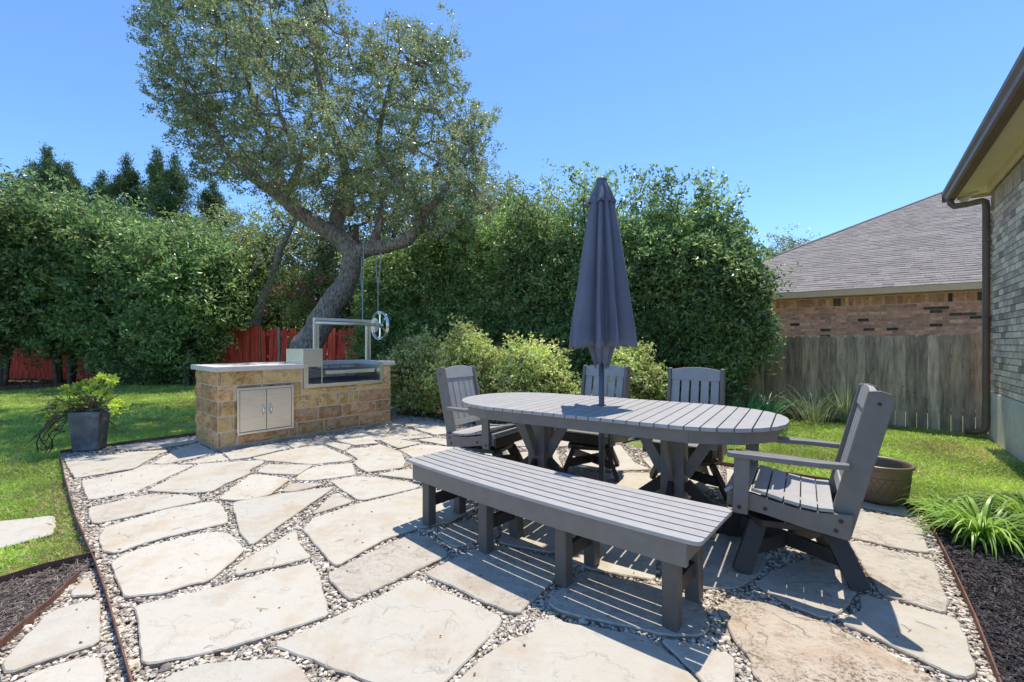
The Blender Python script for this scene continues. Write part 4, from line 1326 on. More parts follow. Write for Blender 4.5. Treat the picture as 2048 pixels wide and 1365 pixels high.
# ---------------------------------------------------------------- umbrella
umb = empty('patio_umbrella', (TCx, TCy, 0))
tag(umb, 'closed slate blue patio umbrella standing through the middle of the table', 'umbrella')
MB().tube([(0, 0, 0.0), (0, 0, 1.3)], 0.021, 18).build('lower_pole', M['pole'], umb, smooth=True)
MB().tube([(0, 0, 1.3), (0, 0, 2.46)], 0.019, 18).build('upper_pole', M['pole'], umb, smooth=True)
def canopy(z0, z1, r0, r1, folds, amp0, amp1, nz, name, seed, pw=1.0, hang=0.0):
    r = random.Random(seed)
    nt_ = 192
    ph = [r.uniform(-0.25, 0.25) for _ in range(folds)]
    am = [r.uniform(0.75, 1.25) for _ in range(folds)]
    mb = MB()
    vs, fs = [], []
    for j in range(nz + 1):
        t = j / nz
        R = r0 + (r1 - r0) * t ** pw
        A = amp0 + (amp1 - amp0) * t
        for i in range(nt_):
            th = 2 * math.pi * i / nt_
            k = (th / (2 * math.pi) * folds + 0.22 * math.sin(2 * th + seed) + 0.13 * math.sin(3 * th + 1.7 * seed)) % folds
            kk = int(k) % folds
            fr = k - int(k)
            pl = abs(math.sin(math.pi * fr)) ** 0.5            # soft pleat: narrow valleys
            wig = 0.02 * math.sin(th * 3 + t * 5 + seed) + 0.015 * math.sin(th * 11 - t * 9)
            rr = R * (1 - A * am[kk] * (1 - pl) + wig * t)
            z = z0 + (z1 - z0) * t - hang * t * (0.5 - 0.5 * math.cos(2 * math.pi * fr)) * am[kk]
            sw = 0.22 * t * math.sin(2 * math.pi * fr) * A
            vs.append((rr * math.cos(th + sw), rr * math.sin(th + sw), z))
    for j in range(nz):
        for i in range(nt_):
            a, b = j * nt_ + i, j * nt_ + (i + 1) % nt_
            fs.append((a, a + nt_, b + nt_, b))
    mb.add(vs, fs)
    o = mb.build(name, M['fabric'], umb, smooth=True)
    sm = o.modifiers.new('solid', 'SOLIDIFY')
    sm.thickness = 0.002
    return o
canopy(2.36, 1.225, 0.085, 0.275, 8, 0.4, 0.72, 28, 'canopy', 3, pw=0.85, hang=0.03)
canopy(1.30, 1.09, 0.13, 0.05, 8, 0.3, 0.45, 10, 'canopy_lining', 5, hang=0.05)
canopy(2.50, 2.30, 0.035, 0.125, 8, 0.1, 0.5, 12, 'vent', 9, pw=1.1, hang=-0.012)
MB().lathe([(0.0, 2.515), (0.02, 2.513), (0.04, 2.503), (0.043, 2.49), (0.03, 2.48), (0.0, 2.478)], 20).build('finial', M['pole'], umb, smooth=True)
MB().lathe([(0.022, 0.745), (0.034, 0.76), (0.034, 0.768), (0.0212, 0.77)], 18).build('table_collar', M['pole'], umb, smooth=True)

# ---------------------------------------------------------------- bronze planter (right)
pc = Vector(G(1757, 1000)); pY = pc.y
pr = 0.195
pot = empty('round_planter', (pc.x, pc.y - 0.0, 0))
tag(pot, 'empty round bronze planter with embossed diamonds on the patio corner', 'planter')
prof = [(0.0, 0.004), (0.125, 0.004), (0.15, 0.012), (0.168, 0.045), (0.17, 0.05), (0.172, 0.052), (0.19, 0.20), (0.1915, 0.205), (0.197, 0.245), (0.205, 0.252), (0.213, 0.262), (0.213, 0.272), (0.203, 0.279), (0.193, 0.275), (0.186, 0.262), (0.178, 0.2), (0.16, 0.05), (0.0, 0.04)]
MB().lathe([(r * 1.03, z * 1.1) for r, z in prof], 64).build('planter_body', M['bronzepot'], pot, smooth=True)
mb = MB()
def pr_at(z):
    return 1.03 * (0.1722 + (0.19 - 0.172) * (z / 1.1 - 0.052) / 0.148)
ndm = 26
for k in range(ndm):
    for sgn in (-1, 1):
        pts = []
        for j in range(9):
            z = 0.068 + 0.13 * j / 8
            a = 2 * math.pi * (k + sgn * j / 8 * 1.5) / ndm
            pts.append(((pr_at(z) + 0.0004) * math.cos(a), (pr_at(z) + 0.0004) * math.sin(a), z))
        mb.tube(pts, 0.0026, 4)
for z in (0.06, 0.208):
    mb.tube([((pr_at(z) + 0.001) * math.cos(2 * math.pi * k / 48), (pr_at(z) + 0.001) * math.sin(2 * math.pi * k / 48), z) for k in range(49)], 0.003, 5, cap=False)
mb.build('diamond_relief', M['bronzepot'], pot)
MB().lathe([(0.0, 0.06), (0.166, 0.06)], 32).build('planter_soil', M['soil'], pot)

# ---------------------------------------------------------------- square pot with succulent (left)
qc = Vector(G(163, 903))
qp = empty('square_pot', (qc.x - 0.02, qc.y + 0.12, 0), math.radians(22))
tag(qp, 'tapered square grey glazed pot at the back left corner of the patio', 'pot')
sc_ = qc.y / 880
hb, ht, hh = 29 * sc_ * 0.72, 38 * sc_ * 0.67, 78 * sc_
mb = MB()
def sq(h, z, r=0.02):
    o = []
    for sx, sy in ((-1, -1), (1, -1), (1, 1), (-1, 1)):
        for k in range(3):
            a = math.atan2(sy, sx) + (k - 1) * 0.7
            o.append((sx * (h - r) + r * math.cos(a), sy * (h - r) + r * math.sin(a), z))
    return o
rings = [sq(hb * 0.96, 0.0), sq(hb, 0.012), sq(hb + (ht - hb) * 0.45, hh * 0.5), sq(ht, hh - 0.01), sq(ht - 0.006, hh), sq(ht - 0.03, hh), sq(ht - 0.034, hh - 0.06)]
vs = [p for rg in rings for p in rg]
fs = [tuple(range(12))[::-1]]
for j in range(len(rings) - 1):
    fs += [(j * 12 + k, j * 12 + (k + 1) % 12, (j + 1) * 12 + (k + 1) % 12, (j + 1) * 12 + k) for k in range(12)]
fs.append(tuple((len(rings) - 1) * 12 + k for k in range(12)))
mb.add(vs, fs).build('pot_body', M['pot'], qp)
succ = empty('succulent_plant', (qc.x, qc.y + 0.12, 0))
tag(succ, 'yellow green jade succulent with bare stems sprawling out of the square pot', 'plant')
stems = MB()
rose_V = []
rs = random.Random(11)
heads = []
head_px = [(110, 812), (100, 835), (118, 800), (140, 785), (160, 772), (150, 790), (175, 780), (185, 765), (200, 760), (215, 775), (222, 765), (195, 790), (180, 800), (205, 755), (225, 757), (165, 800), (140, 805),
           (190, 772), (172, 768), (220, 800), (235, 805), (250, 812), (228, 815), (232, 825), (145, 835), (98, 850), (108, 862), (128, 778), (152, 775), (210, 785), (125, 815), (160, 815), (185, 812), (200, 808)]
for (x, y) in head_px:
    Yd = qc.y + 0.12 + rs.uniform(-0.22, 0.2)
    hp = Vector((at(x, Yd), Yd, zat(y, Yd)))
    heads.append(hp)
    b = Vector((qc.x + rs.uniform(-0.1, 0.12), qc.y + 0.12 + rs.uniform(-.1, .1), hh - 0.03))
    m1 = b.lerp(hp, 0.45) + Vector((rs.uniform(-.04, .04), rs.uniform(-.04, .04), rs.uniform(-0.03, 0.02) if hp.z > hh else 0.09))
    p = [b, b.lerp(m1, 0.5) + Vector((0, 0, 0.02)), m1, m1.lerp(hp, 0.6) + Vector((rs.uniform(-.02, .02), 0, -0.01)), hp]
    stems.tube([q - succ.location for q in p], [0.009, 0.008, 0.007, 0.0055, 0.004], 6)
# bare trailing tangle on the left
for k in range(26):
    b = Vector((qc.x - 0.12 + rs.uniform(-.03, .05), qc.y + 0.1 + rs.uniform(-.12, .1), hh - 0.02))
    e = Vector((qc.x - 0.42 + rs.uniform(-.12, .12), qc.y + rs.uniform(-.15, .15), hh * rs.uniform(0.25, 1.25)))
    m1 = b.lerp(e, 0.5) + Vector((rs.uniform(-.05, .05), rs.uniform(-.05, .05), rs.uniform(-0.02, 0.12)))
    e2 = e + Vector((rs.uniform(-.05, .05), 0, rs.uniform(-.1, .08)))
    stems.tube([q - succ.location for q in (b, b.lerp(m1, .5) + Vector((0, 0, .03)), m1, e, e2)], [0.007, 0.006, 0.005, 0.004, 0.0025], 5)
for (x, y) in ((90, 785), (222, 780), (238, 790), (245, 860), (225, 850)):
    Yd = qc.y + 0.05
    e = Vector((at(x, Yd), Yd, zat(y, Yd)))
    b = Vector((qc.x + rs.uniform(-.1, .1), qc.y + 0.1, hh - 0.03))
    m1 = b.lerp(e, 0.5) + Vector((0, 0, 0.02 if y < 800 else 0.06))
    stems.tube([q - succ.location for q in (b, m1, e)], [0.008, 0.007, 0.004], 6)
stems.build('stems', M['twig'], succ, smooth=True)
P, Lw, D = [], [], []
for hp in heads:
    for k in range(44):
        a = rs.uniform(0, 6.28)
        el = rs.uniform(-0.1, 1.2)
        d = Vector((math.cos(a) * math.cos(el), math.sin(a) * math.cos(el), math.sin(el)))
        P.append(hp + d * rs.uniform(0.0, 0.035)); D.append(d)
    for k in range(8):
        a = rs.uniform(0, 6.28)
        d = Vector((math.cos(a), math.sin(a), 0.4))
        P.append(hp + Vector((rs.uniform(-.04, .04), rs.uniform(-.04, .04), -rs.uniform(0, .08)))); D.append(d)
P = np.array(P) - np.array(succ.location)
V = leaf_verts(P, 0.046, 0.024, up=0.6, out=np.array(D), outw=3.5, fold=0.1)
np_mesh('leaves', V, 4, M['succ'], succ)
# scrolled iron stand beside the pot
iron = MB()
ix, iy = at(88, qc.y + 0.1), qc.y + 0.05
def sc2(x, y, Yd=iy):
    return (at(x, Yd), Yd, zat(y, Yd))
iron.tube([sc2(*p) for p in ((80, 870), (73, 885), (76, 905), (85, 911), (97, 908), (105, 895), (104, 880), (98, 872))], 0.006, 6)
iron.tube([sc2(*p) for p in ((78, 872), (84, 885), (92, 892), (92, 900), (86, 902), (82, 898))], 0.005, 6)
iron.tube([sc2(*p) for p in ((98, 868), (95, 880), (86, 882), (79, 876))], 0.005, 6)
iron.tube([sc2(*p) for p in ((85, 911), (90, 908), (112, 868), (130, 864))], 0.005, 6)
iron.tube([sc2(*p) for p in ((98, 872), (104, 862), (118, 862), (131, 864))], 0.005, 6)
iron.tube([sc2(*p) for p in ((92, 893), (100, 898), (104, 890))], 0.004, 6)
tag(iron.build('plant_stand', M['iron'], smooth=True), 'black wrought iron scroll standing in the grass beside the square pot', 'plant stand')

# ---------------------------------------------------------------- strap leaved plants
def strap_plant(name, c, n, L, W, mat, label, seed, spread=1.0, droop=1.0, cat='plant', z=-0.03, seg=6, rad=0.06):
    r = random.Random(seed)
    V, Fq = [], []
    for k in range(n):
        a = r.uniform(0, 2 * math.pi)
        l = L * r.uniform(0.6, 1.1)
        w = W * r.uniform(0.7, 1.2)
        el = r.uniform(0.75, 1.45)
        br_ = r.uniform(0, rad)
        p = Vector((br_ * math.cos(a), br_ * math.sin(a), z))
        az = a + r.uniform(-.5, .5)
        base = len(V)
        for j in range(seg + 1):
            t = j / seg
            d = Vector((math.cos(az) * math.cos(el), math.sin(az) * math.cos(el), math.sin(el)))
            s = Vector((-math.sin(az), math.cos(az), 0)) * w * 0.5 * (1 - t ** 2.2 * 0.97) * (0.7 + 0.6 * min(1, t * 3) if t < .34 else 1.3 * 1)
            V += [tuple(p - s), tuple(p + s)]
            if j < seg:
                Fq.append((base + 2 * j, base + 2 * j + 1, base + 2 * j + 3, base + 2 * j + 2))
            p = p + d * (l / seg)
            el -= droop * (0.25 + 0.45 * t) * r.uniform(0.6, 1.3) * spread
    me = bpy.data.meshes.new(name)
    me.from_pydata(V, [], Fq)
    me.materials.append(mat)
    me.polygons.foreach_set('use_smooth', [True] * len(me.polygons))
    o = link(name, me)
    o.location = (c[0], c[1], 0)
    return tag(o, label, cat)

strap_plant('daylily', G(1965, 1072), 230, 0.44, 0.016, M['strapleaf'], 'bright green daylily clump spilling over the black mulch, nearest the mulch path', 5, rad=0.12)
strap_plant('daylily', G(2070, 1052), 220, 0.46, 0.016, M['strapleaf'], 'bright green daylily clump at the right edge of the photo', 6, rad=0.14)
strap_plant('daylily', G(1880, 1030), 70, 0.32, 0.012, M['strapleaf'], 'small drooping daylily tuft touching the bronze planter', 8, rad=0.06)
strap_plant('iris_clump', G(1492, 846), 80, 0.8, 0.022, M['darkstrap'], 'dark green strappy clump by the fence just behind the right far chair', 9, rad=0.16, droop=0.5)
strap_plant('iris_clump', G(1532, 843), 55, 0.72, 0.02, M['darkstrap'], 'small dark green strappy clump by the fence right of its neighbour', 19, rad=0.14, droop=0.5)
yc = G(1628, 842)
strap_plant('yucca', yc, 190, 0.82, 0.0075, M['yucca'], 'wide spiky grey green yucca in the bed before the wooden fence', 10, rad=0.24, droop=0.55, spread=1.0)
yc2 = G(1693, 843)
strap_plant('yucca', yc2, 70, 0.95, 0.009, M['yucca'], 'upright narrow yucca right of the wide one, with a dry flower stalk', 12, rad=0.1, droop=0.15)
y2o = [o for o in bpy.data.objects if o.name.startswith('yucca')][-1]
mb = MB()
mb.tube([(0, 0, 0.1), (0.12, -0.05, 0.5), (0.35, -0.1, 0.85), (0.5, -0.14, 1.02)], [0.006, 0.005, 0.004, 0.002], 5)
for k in range(7):
    t = k / 7
    p = Vector((0.3 + 0.2 * t, -0.1 - 0.04 * t, 0.8 + 0.22 * t))
    mb.tube([p, p + Vector((0.02, 0, 0.02))], [0.003, 0.012], 5)
mb.build('flower_stalk', M['straw'], y2o)

# ---------------------------------------------------------------- trees
class Tree:
    def __init__(s, nodes, parents, rads_fix=None):
        s.n = [Vector(p) for p in nodes]
        s.p = list(parents)
    def add(s, pts, parent):
        for q in pts:
            s.n.append(Vector(q)); s.p.append(parent); parent = len(s.n) - 1
        return parent

def grow(skel, parents, targets, curl=0.12, seg=0.35, seed=1, rise=0.0, skip=1):
    """connect every target to the nearest node of the growing skeleton"""
    r = random.Random(seed)
    A = np.zeros((len(skel) + len(targets) * 8 + 10, 3))
    n = len(skel)
    A[:n] = np.array([tuple(p) for p in skel])
    par = list(parents)
    T = np.array(targets)
    dmin = np.array([np.min(np.linalg.norm(A[skip:n] - t, axis=1)) for t in T])
    ends = []
    for ti in np.argsort(dmin):
        t = T[ti]
        d = np.linalg.norm(A[skip:n] - t, axis=1)
        k = int(np.argmin(d)) + skip
        L = d[k - skip]
        m = min(6, max(1, int(L / seg)))
        a = A[k].copy()
        prev = k
        for j in range(1, m + 1):
            f = j / m
            q = a * (1 - f) + t * f
            if j < m:
                q = q + np.array([r.uniform(-1, 1), r.uniform(-1, 1), r.uniform(-1, 1)]) * curl * L / m
                q[2] += rise * math.sin(f * math.pi) * L
            A[n] = q
            par.append(prev)
            prev = n
            n += 1
        ends.append(prev)
    return A[:n], par, ends

def branches_mesh(name, A, par, base_r, tip_r, mat, parent, fixed=None, pw=0.5, nside=5, minr=0.0):
    n = len(A)
    cnt = np.zeros(n)
    kids = [[] for _ in range(n)]
    for i in range(n):
        if par[i] >= 0:
            kids[par[i]].append(i)
    for i in range(n - 1, -1, -1):
        if not kids[i]:
            cnt[i] = 1
        if par[i] >= 0:
            cnt[par[i]] += cnt[i]
    # parents always have smaller index
    mx = cnt.max()
    rad = tip_r + (base_r - tip_r) * (cnt / mx) ** pw
    if fixed:
        for k, v in fixed.items():
            rad[k] = max(v, 0)
    mb = MB()
    done = [False] * n
    # chains
    starts = [(None, i) for i in range(n) if par[i] < 0]
    while starts:
        pr_, i = starts.pop()
        chain = [] if pr_ is None else [pr_]
        cur = i
        while True:
            chain.append(cur)
            ks = kids[cur]
            if not ks:
                break
            ks = sorted(ks, key=lambda q: -rad[q] - (0.001 * cnt[q]))
            for q in ks[1:]:
                starts.append((cur, q))
            cur = ks[0]
        rr = [rad[q] for q in chain]
        if pr_ is not None:
            rr[0] = min(rad[pr_], rad[chain[1]] * 1.25)
        if max(rr) < minr:
            continue
        ns_ = 12 if rr[min(1, len(rr) - 1)] > 0.07 else nside if rr[min(1, len(rr) - 1)] > 0.012 else 3
        pts = [Vector(A[q]) for q in chain]
        if len(pts) > 1 and ns_ == 12:
            # resample the thick wood so that it can be knobbly
            p2, r2 = [], []
            for a_ in range(len(pts) - 1):
                kk = max(1, int((pts[a_ + 1] - pts[a_]).length / 0.12))
                p0_ = pts[max(a_ - 1, 0)]; p3_ = pts[min(a_ + 2, len(pts) - 1)]
                for b_ in range(kk):
                    t_ = b_ / kk
                    p1_, pp2_ = pts[a_], pts[a_ + 1]
                    c_ = 0.5 * ((2 * p1_) + (pp2_ - p0_) * t_ + (2 * p0_ - 5 * p1_ + 4 * pp2_ - p3_) * t_ * t_ + (3 * p1_ - p0_ - 3 * pp2_ + p3_) * t_ ** 3)
                    p2.append(c_); r2.append((rr[a_] * (1 - t_) + rr[a_ + 1] * t_) * (1 + 0.05 * math.sin(len(p2) * 1.3)))
            p2.append(pts[-1]); r2.append(rr[-1])
            mb.tube(p2, r2, 18, cap=False, jit=0.045)
        elif len(pts) > 1:
            mb.tube(pts, rr, ns_, cap=False)
    return mb.build(name, mat, parent, smooth=True)

def leaf_cloud(centers, per, spread, L, W, up=0.3, outc=None, droop=0.0, flat=0.8):
    C = np.repeat(np.array(centers), per, axis=0)
    n = len(C)
    sp_ = np.repeat(np.broadcast_to(spread, (len(centers),)), per)
    off = rng.normal(size=(n, 3)) * sp_[:, None] * np.array([1, 1, flat])
    # leave small clumps inside each cluster
    P = C + off
    l = rng.uniform(0.7, 1.25, n) * L
    return leaf_verts(P, l, l * W, up=up, droop=droop)

# ---- the live oak
def pt(px, py, Y):
    return Vector((at(px, Y), Y, zat(py, Y)))
OY = 9.6
oak = empty('live_oak', (at(602, OY), OY, 0))
tag(oak, 'big live oak with a leaning forked trunk behind the kitchen island', 'tree')
sk = [(at(600, OY), OY, -0.1), pt(606, 715, OY), pt(622, 680, OY), pt(640, 650, OY), pt(660, 612, OY), pt(688, 575, OY), pt(702, 535, OY), pt(706, 508, OY)]
pa = [-1, 0, 1, 2, 3, 4, 5, 6]
fixr = {0: 0.38, 1: 0.32, 2: 0.285, 3: 0.265, 4: 0.25, 5: 0.23, 6: 0.205, 7: 0.235}
def limb(pts, parent, r0, r1):
    global sk, pa
    for j, q in enumerate(pts):
        sk.append(q); pa.append(parent); parent = len(sk) - 1
        fixr[parent] = r0 + (r1 - r0) * j / max(1, len(pts) - 1)
    return parent
L1 = limb([pt(680, 478, OY), pt(645, 455, OY - .1), pt(605, 430, OY - .2), pt(570, 400, OY - .4), pt(520, 365, OY - .6), pt(475, 325, OY - .9), pt(440, 280, OY - 1.1), pt(410, 230, OY - 1.3)], 7, 0.19, 0.05)
L2 = limb([pt(672, 455, OY + .1), pt(680, 410, OY + .2), pt(690, 370, OY + .3), pt(715, 345, OY + .3), pt(755, 330, OY + .4), pt(790, 305, OY + .5), pt(820, 270, OY + .6), pt(840, 220, OY + .8)], 8, 0.16, 0.04)
L3 = limb([pt(740, 498, OY - .1), pt(775, 492, OY - .3), pt(815, 480, OY - .5), pt(835, 455, OY - .6), pt(850, 425, OY - .7), pt(880, 395, OY - .9), pt(905, 350, OY - 1.0)], 7, 0.16, 0.045)
L4 = limb([pt(755, 460, OY + .1), pt(762, 420, OY + .3), pt(770, 385, OY + .5), pt(790, 350, OY + .7)], 24, 0.08, 0.03)
L5 = limb([pt(700, 420, OY - .3), pt(690, 330, OY - .6), pt(660, 250, OY - 1.0), pt(640, 170, OY - 1.3), pt(625, 90, OY - 1.5)], 17, 0.10, 0.03)
L6 = limb([pt(555, 330, OY + .2), pt(530, 250, OY + .4), pt(500, 170, OY + .5), pt(480, 90, OY + .6)], 11, 0.08, 0.025)
L7 = limb([pt(870, 470, OY - .3), pt(920, 450, OY), pt(960, 420, OY + .3)], 27, 0.07, 0.03)
L8 = limb([pt(600, 330, OY - 1.2), pt(560, 230, OY - 1.9), pt(520, 130, OY - 2.2)], 11, 0.07, 0.025)
L9 = limb([pt(760, 250, OY - .6), pt(780, 170, OY - 1), pt(800, 100, OY - 1.2)], 20, 0.06, 0.02)
# crown outline in the photograph
crown = [(300, 20), (278, 40), (285, 75), (300, 110), (285, 150), (320, 175), (305, 215), (345, 240), (350, 275), (395, 300), (385, 345), (430, 365), (470, 385), (500, 370), (540, 395), (580, 420),
         (600, 400), (640, 420), (665, 395), (700, 400), (740, 420), (790, 400), (800, 455), (850, 460), (910, 480), (960, 465), (985, 400), (975, 330), (965, 270), (975, 225), (935, 200), (915, 160), (915, 110), (890, 65), (850, 75),
         (815, 25), (770, 35), (735, 80), (705, 90), (690, 40), (645, 20), (640, -60), (560, -150), (440, -160), (330, -110), (300, -40)]
def sample_crown(poly, n, yc, yr, seed, cx=None):
    r = np.random.default_rng(seed)
    xs = [p[0] for p in poly]; ys = [p[1] for p in poly]
    out = []
    Pp = np.c_[r.uniform(min(xs), max(xs), n * 3), r.uniform(min(ys), max(ys), n * 3)]
    Pp = Pp[inpoly(Pp, poly)][:n]
    pa_ = np.array(poly)
    for x, y in Pp:
        # distance from the outline -> available depth
        dd = 1e9
        for i in range(len(poly)):
            a, b = pa_[i], pa_[(i + 1) % len(poly)]
            t = np.clip(((x - a[0]) * (b[0] - a[0]) + (y - a[1]) * (b[1] - a[1])) / max(((b - a) @ (b - a)), 1e-6), 0, 1)
            dd = min(dd, math.hypot(x - a[0] - t * (b[0] - a[0]), y - a[1] - t * (b[1] - a[1])))
        dep = yr * math.sqrt(min(1, (dd + 12) / 170))
        Y = yc + dep * r.uniform(-1, 1)
        out.append((at(x, Y), Y, zat(y, Y)))
    return out
targets = sample_crown(crown, 820, OY - 0.3, 2.7, 3)
A, par, ends = grow(sk, pa, targets, curl=0.35, seg=0.35, seed=4, skip=8)
br_o = branches_mesh('limbs', A, par, 0.18, 0.0045, M['bark'], oak, fixed=fixr, pw=0.55)
for v in (br_o,):
    v.location = -Vector(oak.location)
T = np.array(targets)
sub = np.repeat(T, 6, axis=0) + rng.normal(size=(len(T) * 6, 3)) * 0.16
V = leaf_cloud(sub, 36, 0.048 * rng.uniform(0.5, 1.5, len(sub)), 0.057, 0.46, up=0.35)
V -= np.array(oak.location)
cr = np_mesh('crown', V, 4, M['oakleaf'], oak)
# bare broken stub beside the fork
MB().tube([pt(712, 500, OY + .05), pt(711, 475, OY + .1), pt(712, 450, OY + .12)], [0.085, 0.075, 0.06], 8).build('broken_stub', M['twig'], None)
stub = bpy.data.objects['broken_stub']; stub.parent = oak; stub.location = -Vector(oak.location)

# swing straps hanging from the right limb
def strap(p_list, w, label):
    mb = MB()
    for pts in p_list:
        for i in range(len(pts) - 1):
            mb.bar(pts[i], pts[i + 1], w, 0.006, up=(0.2, 1, 0))
    return tag(mb.build('hanging_strap', M['strap']), label, 'strap', 'straps hanging from the oak limb')
SY = OY - 0.33
strap([[pt(727, 490, SY), pt(727, 540, SY), pt(725, 585, SY)], [pt(724, 510, SY + .2), pt(722, 560, SY + .1), pt(725, 585, SY)], [pt(725, 585, SY), pt(725, 640, SY)]], 0.024, 'grey webbing strap hanging from the oak limb, the left one')
strap([[pt(762, 485, SY), pt(760, 540, SY), pt(756, 572, SY)], [pt(751, 500, SY + .2), pt(753, 545, SY + .1), pt(756, 572, SY)], [pt(756, 572, SY), pt(756, 625, SY)]], 0.022, 'grey webbing strap hanging from the oak limb, right one above the grill wheel')

# ---- generic bushy tree
def bushy(name, cx, cy, zlo, zhi, rx, ry, nclus, per, L, W, mat, label, cat, seed, group=None, trunk_r=0.06, spread=0.13, shape=1.0, sub=6, up=0.3, nstem=3, twigmat=None, surf=0.4, ragged_=0.24):
    r = np.random.default_rng(seed)
    root = empty(name, (cx, cy, 0))
    tag(root, label, cat, group)
    T = []
    zc, rz = (zlo + zhi) / 2, (zhi - zlo) / 2
    while len(T) < nclus:
        d = r.normal(size=3)
        d /= np.linalg.norm(d)
        rad = r.uniform(surf, 1.0) ** 0.6
        lump = 1 + ragged_ * math.sin(3.1 * d[0] + 5.3 * d[2] + seed) + ragged_ * 0.7 * math.sin(7.7 * d[2] + 6.1 * d[0] + seed * 2) + r.uniform(-.06, .08)
        p = np.array([d[0] * rx, d[1] * ry, np.sign(d[2]) * abs(d[2]) ** shape * rz]) * rad * lump
        if p[2] + zc < 0.05:
            continue
        T.append((p[0], p[1], p[2] + zc))
    T = np.array(T)
    sk_, pa_ = [], []
    for k in range(nstem):
        a = 2 * math.pi * k / nstem + seed
        b = len(sk_)
        bx, by = 0.12 * rx * math.cos(a), 0.12 * ry * math.sin(a)
        for j in range(6):
            f = j / 5
            sk_.append((bx + 0.45 * rx * math.cos(a) * f ** 1.5, by + 0.45 * ry * math.sin(a) * f ** 1.5, -0.05 + (zhi * 0.72) * f))
            pa_.append(-1 if j == 0 else b + j - 1)
    A, par_, en = grow(sk_, pa_, T, curl=0.3, seg=0.5, seed=seed, skip=0)
    branches_mesh('trunk', A, par_, trunk_r, 0.005, twigmat or M['twig'], root, pw=0.5, nside=4, minr=0.0055)
    s2 = np.repeat(T, sub, axis=0) + r.normal(size=(len(T) * sub, 3)) * spread * 1.15
    s2 = s2[s2[:, 2] > 0.02]
    V = leaf_cloud(s2, per, spread * 0.36 * r.uniform(0.6, 1.5, len(s2)), L, W, up=up)
    np_mesh('crown', V, 4, mat, root)
    return root

HG = 'tall broadleaf hedge trees along the right fence'
hed = [(1450, 7.35, 0.8, 2.95, 0.45, 0.5, 'tall glossy hedge tree at the right end of the hedge, overhanging the wooden fence'),
       (1385, 7.95, 0.3, 3.6, 0.7, 0.65, 'tall glossy hedge tree behind the far right chair'),
       (1290, 8.5, 0.1, 3.85, 0.9, 0.8, 'tall glossy hedge tree just right of the closed umbrella'),
       (1190, 8.9, 0.1, 4.15, 0.95, 0.8, 'tall glossy hedge tree rising directly behind the umbrella top'),
       (1085, 9.6, 0.1, 4.2, 1.05, 0.85, 'tall hedge tree behind the rose bushes, left of the umbrella'),
       (975, 10.3, 0.1, 4.3, 1.1, 0.9, 'shaded hedge tree under the right side of the oak crown'),
       (775, 11.3, 0.1, 3.6, 0.8, 0.7, 'dark hedge tree directly behind the grill wheel'),
       (865, 10.9, 0.1, 4.1, 1.15, 0.9, 'dark hedge tree right of the grill wheel under the oak')]
for i, (px, Y, z0, z1, rx, ry, lab) in enumerate(hed):
    bushy('hedge_tree', at(px, Y), Y, z0, z1, rx, ry, 520, 16, 0.085, 0.45, M['hedgeleaf'], lab, 'tree', 20 + i, group=HG, spread=0.15, sub=5, shape=0.75, nstem=4, trunk_r=0.05)
LG = 'big leafy shrubs in front of the red fence'
lef = [(-190, 13.0, 0.8, 5.4, 1.9, 1.4, 'leftmost leafy shrub tree, standing left of all the others before the red fence'),
       (-8, 13.2, 1.0, 5.6, 2.0, 1.4, 'broad leafy shrub tree at the far left edge before the red fence'),
       (130, 13.8, 0.95, 5.7, 1.9, 1.4, 'large leafy shrub tree before the red fence, above the succulent pot'),
       (265, 13.9, 0.5, 5.3, 1.8, 1.4, 'large leafy shrub tree before the red fence, between its leafy neighbours'),
       (385, 13.4, 1.0, 4.5, 1.45, 1.2, 'large leafy shrub tree behind the left end of the island counter')]
for i, (px, Y, z0, z1, rx, ry, lab) in enumerate(lef):
    bushy('leafy_shrub', at(px, Y), Y, z0, z1, rx, ry, 620, 17, 0.15, 0.42, M['shrubleaf'], lab, 'tree', 40 + i, group=LG, spread=0.26, sub=4, nstem=4, trunk_r=0.07, shape=0.85)
bushy('low_shrub', at(300, 13.6), 13.5, 0.0, 1.15, 1.5, 0.6, 110, 9, 0.11, 0.45, M['hedgeleaf'], 'low dark green shrub at the foot of the tall shrubs by the lawn edge', 'shrub', 61, spread=0.16, sub=8, nstem=3, trunk_r=0.03)
bushy('low_shrub', at(800, 8.3), 8.5, 0.0, 0.85, 0.42, 0.35, 60, 9, 0.05, 0.3, M['hedgeleaf'], 'low green bush at the right end of the island', 'shrub', 62, spread=0.08, sub=6, nstem=3, trunk_r=0.02)
BG = 'background trees beyond the fences'
